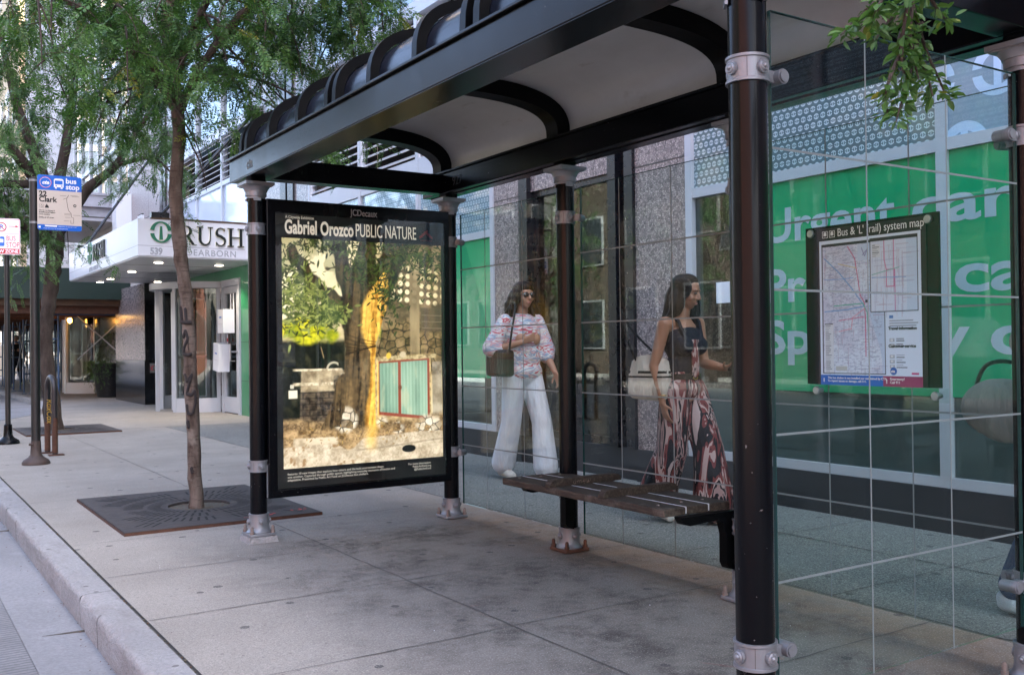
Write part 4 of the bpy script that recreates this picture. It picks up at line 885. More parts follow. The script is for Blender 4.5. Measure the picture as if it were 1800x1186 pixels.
# ------------------------------------------------------------------ transit map board on the glass
MX=3.300
mp=thing('transit_map',(MX,2.46,1.3),'black board with printed transit map, fixed by steel discs to the near glass wall','map board')
mpp=lambda mb,name,mats,parent=None: mb.build(name,mats,mp if parent is None else parent)
b=MB(); b.box(MX,MX+.012,2.150,2.765,.985,1.64); bd=mpp(b,'backing_board',m['black'])
b=MB(); b.box(MX-.004,MX-.0005,2.2,2.70,.985,1.63); hd=mpp(b,'map_panel',m['ink'],bd)
MW,MHt=.47,.552; GW,GH=240,286
mv,mu=np.meshgrid(np.linspace(0,1,GH),np.linspace(0,1,GW),indexing='ij')
Cm=np.ones((GH,GW,3))*np.array((.60,.71,.88)); r_=np.random.default_rng(5)
def line(pts,c,wd,al=1):
    d=np.full(mu.shape,9.)
    for (ax,ay),(bx,by) in zip(pts[:-1],pts[1:]):
        dx,dy=bx-ax,(by-ay)*1.17; t=np.clip(((mu-ax)*dx+(mv-ay)*1.17*dy)/max(1e-9,dx*dx+dy*dy),0,1); d=np.minimum(d,np.hypot(mu-ax-t*dx,(mv-ay)*1.17-t*dy))
    paint(Cm,S(wd,wd*.4,d)*al,c)
def rectm(a,c,d,f,cc,al=1): paint(Cm,((mu>a)&(mu<c)&(mv>d)&(mv<f)).astype(float)*al,cc)
mapm=(mu>.03)&(mu<.66)&(mv>.04)&(mv<.985); insm=(mu>.525)&(mu<.97)&(mv>.03)&(mv<.545)
paint(Cm,mapm*1.,(.60,.70,.85)); paint(Cm,mapm*S(.5,.6,fbm(mu,mv,4,101))*.7,(.50,.54,.72)); paint(Cm,mapm*S(.02,.03,mu-.40-.16*mv-.03*np.sin(mv*9)-.03),(.46,.58,.78))
for k in range(170):
    x,y=r_.uniform(.04,.56),r_.uniform(.06,.97); L=r_.uniform(.03,.16); hz=r_.random()<.5; c=r_.choice([0,1,2]); line([(x,y),(x+(L if hz else r_.normal(0,.004)),y+(0 if hz else L))],((.30,.30,.40),(.33,.34,.55),(.40,.30,.42))[c],.0042,.65)
for k in range(45):
    x,y=r_.uniform(.04,.3),r_.uniform(.06,.5); L=r_.uniform(.03,.12); line([(x,y),(x+L,y+L*r_.uniform(-.7,.9))],(.35,.35,.5),.0042,.6)
paint(Cm,(mapm&(mu<.63))*S(.58,.66,fbm(mu,mv*3,60,120,2))*.5,(.24,.26,.40))
line([(.30,.06),(.37,.15),(.40,.3),(.42,.42),(.46,.47),(.47,.57),(.47,.86)],(.50,.08,.20),.006); line([(.05,.13),(.2,.24),(.33,.36),(.46,.5),(.3,.52),(.05,.53)],(.12,.30,.62),.006); line([(.05,.29),(.2,.295),(.35,.29)],(.2,.35,.7),.005); line([(.46,.52),(.34,.58),(.33,.66),(.2,.68)],(.62,.25,.35),.005); line([(.15,.49),(.45,.48),(.49,.55),(.50,.74)],(.10,.42,.30),.006); line([(.2,.18),(.38,.22)],(.55,.45,.2),.005); line([(.2,.60),(.46,.575)],(.55,.15,.3),.005)
rectm(.025,.035,.03,.99,(.08,.08,.1)); rectm(.03,.66,.983,.99,(.08,.08,.1)); rectm(.655,.662,.55,.99,(.08,.08,.1)); rectm(.025,.525,.025,.048,(.02,.02,.025))
rectm(.40,.52,.05,.17,(.5,.6,.78)); line([(.44,.08),(.47,.14),(.5,.09),(.45,.13)],(.25,.25,.45),.006)
paint(Cm,insm*1.,(.58,.67,.83)); paint(Cm,(insm&(mu>.87))*1.,(.50,.62,.80))
for k in range(70):
    x,y=r_.uniform(.54,.86),r_.uniform(.06,.5); L=r_.uniform(.03,.2); hz=r_.random()<.4; line([(x,y),(x+(L if hz else 0),y+(0 if hz else L))],((.45,.35,.45),(.4,.42,.6))[k%2],.0045,.6)
line([(.66,.03),(.66,.18),(.68,.25),(.68,.37),(.75,.37),(.75,.03)],(.55,.16,.32),.006); line([(.68,.25),(.76,.25),(.76,.54)],(.5,.16,.38),.006); line([(.54,.3),(.86,.31)],(.2,.35,.65),.005); line([(.54,.28),(.8,.24)],(.2,.45,.4),.005)
for a,c,d,f in ((.522,.53,.02,.55),(.965,.972,.02,.55),(.522,.972,.543,.55)): rectm(a,c,d,f,(.08,.08,.1))
rectm(.522,.972,.018,.045,(.02,.02,.025)); rectm(.54,.62,.065,.16,(.62,.66,.74)); rectm(.47,.50,.455,.475,(.03,.03,.04)); 
for k in range(7): rectm(.545,.545+r_.uniform(.03,.07),.07+k*.013,.075+k*.013,(.2,.2,.25))
rectm(.05,.14,.62,.985,(.60,.66,.75)); rectm(.05,.135,.618,.626,(.05,.05,.06))
for k in range(24): rectm(.055,.055+r_.uniform(.03,.07),.635+k*.0145,.641+k*.0145,(.22,.24,.3))
rectm(.16,.28,.935,.965,(.45,.48,.5)); 
for y,ws in ((.575,.05),): rectm(.70,.74,y,y+.02,(.08,.2,.5))
for k in range(4): rectm(.70,.97-r_.uniform(.0,.06),.61+k*.017,.617+k*.017,(.25,.27,.32))
for y in (.735,.775,.85,.885,.92): rectm(.70,.745,y,y+.026,(.35,.38,.45)); rectm(.71,.735,y+.005,y+.02,(.62,.67,.76)); rectm(.765,.765+r_.uniform(.05,.08),y,y+.006,(.2,.2,.25)); rectm(.765,.765+r_.uniform(.07,.11),y+.014,y+.021,(.1,.1,.14))
paint(Cm,S(.036,.028,np.hypot(mu-.735,(mv-.965)*1.17)),(.02,.10,.42)); rectm(.90,.97,.973,.988,(.5,.05,.2))
colour_grid('map_print',Cm,(MX-.006,2.69,.985+.041),YM,Z1,MW,MHt,print_mat('map_print',0,.35),mp)
b=MB(); b.box(MX-.007,MX-.0042,2.391,2.69,.985,1.0255,0); b.box(MX-.007,MX-.0042,2.22,2.391,.985,1.0255,1)
F=MX-.0072; b.text('This bus shelter is not installed nor maintained by CTA.\nTo report issues or damage, call 311.',.0125,(F,2.655,1.0105),YM,Z1,2,bold=.0002,ext=.0003); b.text('Emergency?\nCall 911',.0135,(F,2.36,1.0105),YM,Z1,2,bold=.0002,ext=.0003)
b.text('i',.022,(F,2.676,.998),YM,Z1,2,bold=.001,ext=.0003); b.text('!',.022,(F,2.378,.998),YM,Z1,2,bold=.001,ext=.0003)
mpp(b,'footer_band',[m['signblue'],simple('magenta_band',(.26,.02,.11),.4),m['signwhite']],bd)
b=MB(); F=MX-.0045; b.text("Bus & 'L' (rail) system map",.046,(F,2.60,1.592),YM,Z1,ext=.0003,sx=.80)
for y in (2.675,2.64):
    for a,c,d,e_ in ((0,.028,0,.002),(0,.028,.026,.028),(0,.002,0,.028),(.026,.028,0,.028)): b.rect(a,d,c-a,e_-d,(F,y,1.590),YM,Z1,.0003)
    b.poly([(.007,.008),(.021,.008),(.021,.02),(.018,.024),(.010,.024),(.007,.02)],(F,y,1.590),YM,Z1,.0003)
F=MX-.0065
mpp(b,'map_title',m['signwhite'],bd)
b=MB(); b.text('Travel information',.0165,(F,2.365,1.205),YM,Z1,bold=.0006,ext=.0003); b.text('Customer service',.0165,(F,2.365,1.137),YM,Z1,bold=.0006,ext=.0003); b.text('cta',.015,(F,2.356,1.040),YM,Z1,1,bold=.0005,ext=.0003); mpp(b,'map_caption',[m['ink'],m['signwhite']],bd)
for y,z in ((2.735,1.615),(2.19,1.615),(2.715,.96),(2.17,.955)):
    b=MB(); b.lathe((MX-.011,y,z),[(.0145,0),(.0165,.003),(.0165,.0105)],22,0,'X'); b.tube([(MX-.0005,y,z),(GX-.0055,y,z)],.01,10,0); mpp(b,'fixing_disc',m['chrome'])
b=MB(); b.box(MX+.014,MX+.02,2.125,2.765,.93,.984); mpp(b,'clear_lip',m['pane'])
# ------------------------------------------------------------------ tree grates
def grate(x0,x1,y0,y1,cx,cy,label,paint=False):
    t=thing('tree_grate',((x0+x1)/2,(y0+y1)/2,0),label,'tree grate'); 
    b=MB(); R0=.22; n=48; v=[];f=[]
    # plate with a round hole
    def edge(a):
        c,s_=math.cos(a),math.sin(a); k=min(((x1-cx) if c>0 else (cx-x0))/max(1e-6,abs(c)),((y1-cy) if s_>0 else (cy-y0))/max(1e-6,abs(s_))); return (cx+c*k,cy+s_*k)
    angs=sorted([2*math.pi*i/n for i in range(n)]+[math.atan2(q-cy,p-cx)%(2*math.pi) for p in (x0,x1) for q in (y0,y1)]); N=len(angs); z=.022
    for a in angs:
        e=edge(a); v+=[(cx+R0*math.cos(a),cy+R0*math.sin(a),z),(*e,z),(cx+R0*math.cos(a),cy+R0*math.sin(a),-.06),(*e,.003)]
    for i in range(N):
        j=(i+1)%N; f+=[(i*4,i*4+1,j*4+1,j*4),(i*4+1,i*4+3,j*4+3,j*4+1),(i*4,j*4,j*4+2,i*4+2)]
    b.add(v,f,0); b.build('cast_plate',[m['iron']],t)
    b=MB()
    for i in range(N): j=(i+1)%N; e0,e1=edge(angs[i]),edge(angs[j]); d=lambda e:(cx+(e[0]-cx)*1.008,cy+(e[1]-cy)*1.008); b.add([(*d(e0),.0),(*d(e1),.0),(*d(e1),.019),(*d(e0),.019)],[(0,1,2,3)])
    b.build('rusty_rim',m['rust'],t)
    b=MB()
    for ring,(ra,rb,cnt) in enumerate(((.27,.36,44),(.39,.52,60),(.56,.70,80),(.74,.90,100))):
        for i in range(cnt):
            a=2*math.pi*(i+.5)/cnt
            if min(abs((a-q+math.pi)%(2*math.pi)-math.pi) for q in (0,math.pi/2,math.pi,1.5*math.pi))<.06: continue
            c,s_=math.cos(a),math.sin(a); p,q=(cx+c*ra,cy+s_*ra),(cx+c*rb,cy+s_*rb)
            if not(x0+.07<q[0]<x1-.07 and y0+.07<q[1]<y1-.07): continue
            wd=.0085; b.add([(p[0]-s_*wd,p[1]+c*wd,z+.0015),(p[0]+s_*wd,p[1]-c*wd,z+.0015),(q[0]+s_*wd,q[1]-c*wd,z+.0015),(q[0]-s_*wd,q[1]+c*wd,z+.0015)],[(0,1,2,3)])
    b.build('slots',m['hole'],t)
    b=MB(); b.lathe((cx,cy,0),[(R0+.0,.004),(R0-.01,.0045)],30); r2=random.Random(4)
    for i in range(140): a=r2.uniform(0,6.28); r=R0*math.sqrt(r2.random())*.95; b.add([(cx+r*math.cos(a),cy+r*math.sin(a),.007),(cx+r*math.cos(a)+r2.uniform(-.02,.02),cy+r*math.sin(a)+.01,.012),(cx+r*math.cos(a)+.01,cy+r*math.sin(a)+.02,.008)],[(0,1,2)],1)
    b.build('soil',[m['moss'],m['timber']],t)
    if paint:
        b=MB(); r2=random.Random(9)
        for (ax,ay,L,sx_) in ((2.25,6.52,.14,.5),(2.12,6.50,.06,.3),(2.5,6.58,.12,.25)):
            for k in range(16): x=ax+r2.gauss(0,L/3);y=ay+r2.gauss(0,.02); s=r2.uniform(.008,.02); b.add([(x,y,.0245+k*.0001),(x+s,y+s*.2,.0245+k*.0001),(x+s*.9,y+s,.0245+k*.0001),(x,y+s*.8,.0245+k*.0001)],[(0,1,2,3)])
        b.build('red_paint_marks',simple('red_marking',(.5,.05,.05),.7,var=.3),t)
    return t
grate(1.30,2.60,6.43,8.13,1.99,7.27,'rusty slotted iron grate around the nearer tree, beside the far shelter post',True)
grate(1.72,2.95,14.75,16.3,2.25,15.6,'dark iron grate around the farther tree, behind the bike rack')

# ------------------------------------------------------------------ trees
def leaf_templates():
    T=[]; r=np.random.default_rng(3)
    for k in range(4):
        V=[];n=11; dr=r.uniform(.18,.45)
        def add(px,side,ang,L,wd):
            a=ang*side; d=np.array((math.cos(a),math.sin(a),-.12+r.normal(0,.12))); pz=-dr*px*px; nrm=np.array((-d[1],d[0],r.normal(0,.25)))
            p=np.array((px,0,pz)); V.extend([p,p+d*L*.5+nrm*wd,p+d*L,p+d*L*.5-nrm*wd])
        for i in range(n):
            px=.12+.84*i/(n-1); L=.20*(1-.45*abs(px-.5))*r.uniform(.85,1.1)
            for sd in (1,-1): add(px+r.normal(0,.01),sd,R_(r.uniform(52,68)),L,L*.17)
        add(.97,1,.05,.18,.03)
        # midrib
        V.extend([np.array((0,-.006,0)),np.array((1,-.004,-dr)),np.array((1,.004,-dr)),np.array((0,.006,0))])
        T.append(np.array(V))
    return T
LT=leaf_templates()
def leaf_mesh(name,P,D,S_,mat,parent,seed,tint_bias=0):
    # P positions, D directions, S_ sizes
    r=np.random.default_rng(seed); n=len(P); D=D/np.linalg.norm(D,axis=1,keepdims=True)
    up=np.tile((0,0,1.),(n,1))+r.normal(0,.45,(n,3)); y=np.cross(up,D); y/=np.linalg.norm(y,axis=1,keepdims=True); z=np.cross(D,y)
    allv=[];tint=[]
    for k in range(4):
        ix=np.arange(k,n,4); T=LT[k]; q=(T[None,:,0:1]*D[ix][:,None]+T[None,:,1:2]*y[ix][:,None]+T[None,:,2:3]*z[ix][:,None])*S_[ix][:,None,None]+P[ix][:,None]
        allv.append(q.reshape(-1,3)); tv=np.clip(r.beta(2.2,2.2,len(ix))*.85+tint_bias,0,1); tv[r.random(len(ix))<.018]=1; tint.append(np.repeat(tv,len(T)))
    V=np.concatenate(allv)-np.array(parent['_o']); tint=np.concatenate(tint); nq=len(V)//4
    me=bpy.data.meshes.new(name); me.vertices.add(len(V)); me.vertices.foreach_set('co',V.reshape(-1).astype(np.float32)); me.loops.add(nq*4); me.loops.foreach_set('vertex_index',np.arange(nq*4,dtype=np.int32)); me.polygons.add(nq); me.polygons.foreach_set('loop_start',np.arange(0,nq*4,4,dtype=np.int32)); me.update(calc_edges=True)
    a=me.attributes.new('tint','FLOAT','POINT'); a.data.foreach_set('value',tint.astype(np.float32)); me.materials.append(mat)
    return link(name,me,parent,parent['_o'])
def smooth_path(pts,n=4):
    pts=[Vector(p) for p in pts]; out=[]
    for i in range(len(pts)-1):
        p0,p1,p2,p3=pts[max(i-1,0)],pts[i],pts[i+1],pts[min(i+2,len(pts)-1)]
        for k in range(n):
            t=k/n; out.append(.5*((2*p1)+(p2-p0)*t+(2*p0-5*p1+4*p2-p3)*t*t+(3*p1-p0-3*p2+p3)*t**3))
    return out+[pts[-1]]
def grow_tree(base,label,trunk,limbs,clusters,leaf_size,leafmat,barkmat,seed,per=34,twig_len=.55,group=None):
    """trunk, limbs: [(point, radius)...]; clusters: points the twigs reach for"""
    r=random.Random(seed); t=thing('honey_locust_tree',base,label,'tree',group)
    b=MB(); nodes=[]
    for path in [trunk]+limbs:
        pts=smooth_path([p for p,_ in path],5); rad=[]
        for i in range(len(pts)):
            f=i/(len(pts)-1)*(len(path)-1); k=min(int(f),len(path)-2); rr_=path[k][1]+(path[k+1][1]-path[k][1])*(f-k); rad.append(rr_*(1+r.uniform(-.05,.09)))
        pts=[p+Vector((r.gauss(0,.06*q),r.gauss(0,.06*q),0)) for p,q in zip(pts,rad)]
        b.tube(pts,rad,14 if path is trunk else 9)
        if path is not trunk: nodes+= [(p,q) for p,q in zip(pts[2:],rad[2:])]
    b.build('trunk',[barkmat],t,angle=70)
    P=[];D=[];S_=[]; tw=MB()
    for c in clusters:
        c=Vector(c); near=sorted(nodes,key=lambda q:(q[0]-c).length)[:5]; a=r.choice(near)
        mid=a[0].lerp(c,.55)+Vector((r.gauss(0,.08),r.gauss(0,.08),.10*(c-a[0]).length)); end=c+Vector((0,0,-.05))
        L=(c-a[0]).length; pts=smooth_path([a[0],mid,end,end+(end-mid).normalized()*.12+Vector((0,0,-.10))],5); rad=[max(.0025,min(a[1],.012)*(1-.85*i/(len(pts)-1))) for i in range(len(pts))]
        tw.tube(pts,rad,5); 
        # side shoots with compound leaves
        for s_ in range(4):
            i=r.randrange(len(pts)//3,len(pts)); p=pts[i]; d=Vector((r.gauss(0,1),r.gauss(0,1),r.gauss(-.35,.35))).normalized(); ln=twig_len*r.uniform(.5,1.1); e=p+d*ln+Vector((0,0,-.28*ln)); sub=smooth_path([p,p+d*ln*.55,e],4)
            if base[1]<10 and base[1]>0 and ((min(p.z,e.z)<2.66 and e.x<1.72) or min(p.z,e.z)<2.5): continue   # low shoots over the pavement are pruned
            tw.tube(sub,[.0024*(1-.6*k/(len(sub)-1)) for k in range(len(sub))],4,caps=False)
            for k in range(per//4):
                f=r.uniform(.08,1); j=min(int(f*(len(sub)-1)),len(sub)-2); q=sub[j].lerp(sub[j+1],f*(len(sub)-1)-j); td=(sub[j+1]-sub[j]).normalized(); ld=td*r.uniform(.1,.9)+Vector((r.gauss(0,.75),r.gauss(0,.75),r.gauss(-.45,.4)))
                P.append(q[:]);D.append(ld[:]);S_.append(leaf_size*r.uniform(.65,1.15))
    tw.build('twigs',[m['barkdark']],t,angle=80)
    leaf_mesh('crown',np.array(P),np.array(D),np.array(S_),leafmat,t,seed); return t
# nearer tree
r=random.Random(21)
tr1=[((1.965,7.25,-.05),0.0594),((1.962,7.25,.10),0.0504),((1.948,7.25,.45),0.0459),((1.936,7.25,.83),0.0486),((1.925,7.25,1.10),0.0450),((1.912,7.25,1.43),0.0423),((1.885,7.25,1.70),0.0450),((1.862,7.25,1.92),0.0486),((1.832,7.25,2.30),0.0459),((1.862,7.25,2.66),0.0459),((1.85,7.25,3.0),0.0432)]
li1=[[((1.87,7.25,2.9),.045),((1.64,7.22,3.20),.042),((1.35,7.1,3.38),.035),((.9,7.0,3.55),.025),((.2,6.8,3.6),.012)],
 [((1.86,7.26,2.95),.05),((1.80,7.3,3.45),.045),((1.85,7.35,4.1),.035),((1.9,7.4,5.2),.02),((1.8,7.4,6.2),.008)],
 [((1.87,7.24,2.9),.03),((2.02,7.2,3.25),.03),((2.35,7.0,3.7),.024),((2.9,6.9,4.1),.014),((3.4,6.8,4.2),.007)],
 [((1.85,7.2,3.2),.03),((1.95,6.8,3.6),.025),((2.1,6.3,3.9),.016),((2.3,5.7,4.0),.007)],
 [((1.80,7.3,3.3),.03),((1.55,7.8,3.8),.022),((1.2,8.5,4.3),.01)],
 [((1.83,7.3,3.7),.028),((1.4,7.0,4.3),.02),((.7,6.6,4.8),.008)],[((1.84,7.3,3.9),.028),((2.4,7.6,4.6),.02),((3.1,7.9,5.0),.008)]]
cl=[]
def pxp(u,v,y):   # helper used while laying out: a point on the plane Y=y seen at photo pixel (u,v)
    d=fw+rr*((u-900)/1711.8)-uu*((v-593)/1711.8); t=y/d.y; return (d.x*t,y,1.16+d.z*t)
for i in range(29): cl.append(pxp(r.uniform(340,565),r.triangular(-70,165,15),r.uniform(6.5,7.8)))
for i in range(26): cl.append(pxp(r.uniform(-30,340),r.triangular(-90,140,10),r.uniform(6.3,8.0)))
for i in range(7): cl.append(pxp(r.uniform(170,280),r.uniform(120,215),r.uniform(7.2,8.2)))
for i in range(9): cl.append(pxp(r.uniform(560,715),r.uniform(-60,50),r.uniform(6.4,7.6)))
for i in range(3): cl.append(pxp(r.uniform(470,545),r.uniform(160,215),r.uniform(6.9,7.6)))
for u,v in ((352,275),(345,240),(330,190),(735,55),(700,100),(625,125),(655,140),(600,250),(560,255)): cl.append(pxp(u,v,7.1))
for i in range(26): a=r.uniform(0,6.28); q=2.0*math.sqrt(r.random()); cl.append((1.9+q*math.cos(a),7.2+q*math.sin(a),r.uniform(4.0,6.4)))
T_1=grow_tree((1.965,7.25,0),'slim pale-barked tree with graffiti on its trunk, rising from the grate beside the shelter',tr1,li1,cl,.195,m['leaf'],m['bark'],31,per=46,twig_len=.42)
tree1=T_1
m['spray']=simple('black_spray',(.02,.015,.015),.75,var=.5,scale=40)   # spray-painted tag on the trunk
def onbark(u,z,th=.0): # u in -1..1 across the side facing the kerb corner
    k=np.interp(z,[.45,.83,1.10,1.43],[1.948,1.936,1.925,1.912]); rd=np.interp(z,[.45,.83,1.10,1.43],[.051,.054,.050,.047])+.003; a=R_(-124)+u*1.0; return (k+rd*math.cos(a),7.25+rd*math.sin(a),z)
r2=random.Random(8)
for pts,wd in (([(-.8,1.47),(-.7,1.36),(.7,1.36),(.1,1.36),(.0,1.46)],.030),([(-.5,1.25),(-.1,1.30),(.2,1.24),(-.4,1.18),(-.6,1.13),(.1,1.12),(.5,1.13)],.026),([(-.5,.98),(-.2,.93),(.5,.98),(.0,.90),(-.3,.84),(.3,.83),(.75,.86),(.8,.78),(.4,.70)],.026),([(-.4,.76),(-.3,.70),(.2,.69)],.024),([(.2,1.24),(.22,1.16)],.012),([(-.35,.64),(-.3,.60)],.03),([(.0,.3),(.1,.27)],.03)):
    b=MB()
    for (u0_,z0),(u1_,z1) in zip(pts[:-1],pts[1:]):
        n=6
        for k in range(n):
            a,c=onbark(u0_+(u1_-u0_)*k/n,z0+(z1-z0)*k/n),onbark(u0_+(u1_-u0_)*(k+1)/n,z0+(z1-z0)*(k+1)/n); b.sph(Vector(a).lerp(Vector(c),.5),(wd*.42,.006,wd*.5),0,6)
    b.build('graffiti_stroke',[m['spray']],tree1)
# farther tree
tr2=[((2.22,15.8,-.05),.14),((2.16,15.8,.6),.105),((2.10,15.8,1.3),.095),((2.14,15.8,1.8),.098),((2.20,15.8,2.25),.105),((2.26,15.8,2.8),.12),((2.2,15.8,3.4),.10)]
li2=[[((2.2,15.8,3.2),.10),((1.9,15.6,3.75),.085),((1.3,15.2,4.3),.06),((.5,14.8,4.8),.03),((-.2,14.5,5.0),.012)],
 [((2.2,15.8,3.2),.10),((2.05,15.9,3.9),.09),((1.75,16,4.9),.06),((1.5,16,6.2),.03),((1.3,16,7.4),.01)],
 [((2.23,15.8,3.3),.10),((2.38,15.7,4.2),.07),((2.5,15.6,5.2),.05),((2.6,15.6,6.6),.015)],
 [((2.26,15.8,2.9),.09),((2.65,15.7,3.55),.08),((3.05,15.5,3.95),.055),((3.4,15.3,4.6),.035),((3.9,15.1,5.2),.012)],
 [((3.05,15.5,3.95),.04),((3.5,15.2,4.05),.025),((3.75,15,3.8),.01)],[((2.0,15.6,3.6),.07),((1.4,15.5,3.55),.05),((.6,15.2,3.7),.02)],
 [((2.2,15.7,2.7),.06),((1.7,15.4,3.0),.05),((1.0,15,3.3),.03),((.4,14.8,3.3),.01)]]
cl=[]; r=random.Random(5)
for i in range(36): cl.append(pxp(r.uniform(-40,270),r.triangular(-20,290,150),r.uniform(14.2,17)))
for i in range(26): cl.append(pxp(r.uniform(-30,60),r.uniform(250,400),r.uniform(14.6,16.6)))
for u,v in ((120,430),(70,400),(290,260),(320,300),(250,290),(285,210),(310,240)): cl.append(pxp(u,v,15.3))
for i in range(26): a=r.uniform(0,6.28); q=2.6*math.sqrt(r.random()); cl.append((2.0+q*math.cos(a),15.8+q*math.sin(a),r.uniform(5.4,8.2)))
T_2=grow_tree((2.23,15.8,0),'dark-barked spreading tree farther along the pavement, behind the bus stop sign and bike rack',tr2,li2,cl,.24,m['leaf2'],m['barkdark'],41,per=46,twig_len=.75)
# tree behind the viewer whose low branch hangs over the near end of the shelter
tr3=[((1.75,-1.7,-.05),.11),((1.75,-1.7,1),.09),((1.78,-1.7,2.2),.085),((1.76,-1.7,3.0),.08)]
li3=[[((1.76,-1.7,2.9),.06),((1.8,-.9,3.5),.045),((1.85,0,3.5),.03),((1.85,.8,3.0),.014),((1.83,1.15,2.5),.008)],
 [((1.76,-1.7,3.0),.05),((1.4,-1.9,4),.03),((1.2,-2,5),.01)],[((1.76,-1.7,3.0),.05),((2.3,-2.0,4),.03),((2.6,-2.4,5),.01)]]
cl=[(1.8+random.Random(k).gauss(0,1.3),-2+random.Random(k+99).gauss(0,1.1),3.9+random.Random(k+7).uniform(-.6,2)) for k in range(60)]
T_3=grow_tree((1.75,-1.7,0),'tree whose leafy twig hangs down over the near end of the shelter',tr3,li3,cl,.2,m['leaf'],m['bark'],51,per=24)
tree3=T_3
r=random.Random(12); P=[];D=[];Z=[]; b=MB(); LV=[];TN=[]
def bigleaf(p,d,L):
    d=Vector(d).normalized(); s_=d.cross(Vector((r.gauss(0,.5),r.gauss(0,.5),1))).normalized(); n=s_.cross(d); wd=L*.24; c=L*.10
    v=[p,p+d*L*.35+s_*wd+n*c,p+d*L*.75+s_*wd*.7+n*c,p+d*L,p+d*L*.75-s_*wd*.7+n*c,p+d*L*.35-s_*wd+n*c,p+d*L*.5]
    o=len(LV); LV.extend([tuple(q) for q in v]); TN.extend([min(1,r.betavariate(2,2)+(.3 if r.random()<.06 else 0))]*7); return [(o,o+1,o+6),(o+1,o+2,o+6),(o+2,o+3,o+6),(o+3,o+4,o+6),(o+4,o+5,o+6),(o+5,o,o+6)]
FC=[]
for path in ([(1640,-120),(1600,-10),(1585,90),(1590,150),(1575,215)],[(1600,-10),(1625,80),(1655,150),(1660,165)],[(1640,-120),(1560,-20),(1510,30),(1478,62)],[(1600,0),(1560,40),(1540,70)],[(1620,-30),(1650,20),(1668,40)],[(1585,90),(1560,150),(1560,200)],[(1590,60),(1625,120),(1640,170)],[(1610,20),(1580,70),(1600,130)],[(1605,0),(1600,70),(1615,140)],[(1560,-20),(1545,10),(1530,45)],[(1620,40),(1605,110),(1585,190)]):
    yy=1.25+r.uniform(-.12,.12); pts=smooth_path([pxp(u,v,yy+r.gauss(0,.02)) for u,v in path],8); b.tube(pts,[.0055*(1-.75*k/(len(pts)-1)) for k in range(len(pts))],6)
    for k in range(len(pts)-1):
        if pts[k].z>2.15: continue
        t_=(pts[k+1]-pts[k]).normalized()
        for q in range(3):
            d=t_*.5+Vector((r.gauss(0,.9),r.gauss(0,.9),r.gauss(-.35,.5))); pet=pts[k].lerp(pts[k+1],r.random())+Vector(d).normalized()*r.uniform(.0,.02); FC+=bigleaf(pet,d,r.uniform(.015,.040))
tw=b.build('hanging_twig',[m['barkdark']],tree3)
me=bpy.data.meshes.new('hanging_leaves'); o_=Vector(tree3['_o']); me.from_pydata([tuple(Vector(q)-o_) for q in LV],[],FC); a=me.attributes.new('tint','FLOAT','POINT'); a.data.foreach_set('value',TN); me.materials.append(m['leaf']); link('hanging_leaves',me,tree3,o_)

# ------------------------------------------------------------------ signs on the pavement
def pole_base(b,x,y,big=1):
    b.lathe((x,y,0),[(.135*big,.0),(.135*big,.02),(.12*big,.045),(.075*big,.075),(.055*big,.10),(.05*big,.17),(.047*big,.24),(.035*big,.25)],24,1)
sx_,sy_=1.383,11.11
bs=thing('bus_stop_sign',(sx_,sy_,0),'blue and beige bus stop sign with a route map on a dark round pole','bus stop sign')
b=MB(); b.tube([(sx_,sy_,.15),(sx_,sy_,2.94)],.045,20); b.lathe((sx_,sy_,2.94),[(.045,0),(.047,.01),(.02,.02)],16); pole_base(b,sx_,sy_); b.tube([(sx_+.03,sy_-.03,.2),(sx_-.07,sy_-.03,.21)],.012,8,1); b.build('pole',[m['pole'],m['polebrown']],bs)
b=MB()
for z in (2.915,2.48): b.lathe((sx_,sy_,z),[(.0455,0),(.048,0),(.048,.022),(.0455,.022)],20)
b.build('band_clamp',m['silver'],bs)
b=MB()
for z in (2.93,2.86,2.53,2.46): b.box(sx_+.03,sx_+.075,sy_-.05,sy_-.02,z-.012,z+.012)
b.build('bracket',m['blackmatte'],bs)
SY=sy_-.055
def rrect(x0,x1,z0,z1,r,cor=(1,1,1,1)):
    P=[]
    for k,(cx,cz,a0) in enumerate(((x1-r,z1-r,0),(x0+r,z1-r,90),(x0+r,z0+r,180),(x1-r,z0+r,270))):
        if cor[k]: P+=[(cx+r*math.cos(R_(a0+15*i)),cz+r*math.sin(R_(a0+15*i))) for i in range(7)]
        else: P.append({0:(x1,z1),90:(x0,z1),180:(x0,z0),270:(x1,z0)}[a0])
    return P
Q=lambda th:(0,SY-th,0)
x0,x1=1.405,1.828
b=MB(); b.poly(rrect(x0,x1,2.415,2.985,.022),Q(0),X1,Z1,.004,0); b.poly(rrect(x0,x1,2.83,2.985,.022,(1,1,0,0)),Q(.0042),X1,Z1,.0008,1); b.poly(rrect(x0,x1,2.415,2.472,.022,(0,0,1,1)),Q(.0042),X1,Z1,.0008,1)
pn=b.build('panel',[m['signbeige'],m['signblue']],bs)
b=MB(); q=Q(.0052)
def ring(cx,cz,ro,ri,mi,O=None,n=28): 
    O=O or q
    for i in range(n):
        a,c=2*math.pi*i/n,2*math.pi*(i+1)/n; b.poly([(cx+ri*math.cos(a),cz+ri*math.sin(a)),(cx+ro*math.cos(a),cz+ro*math.sin(a)),(cx+ro*math.cos(c),cz+ro*math.sin(c)),(cx+ri*math.cos(c),cz+ri*math.sin(c))],O,X1,Z1,.0006,mi)
ring(1.483,2.908,.058,.053,2); ring(1.483,2.908,.0528,.05,0); b.text('cta',.05,(1.483,q[1],2.892),X1,Z1,0,bold=.003,align='CENTER',shear=.25,ext=.0004,sx=1.1)
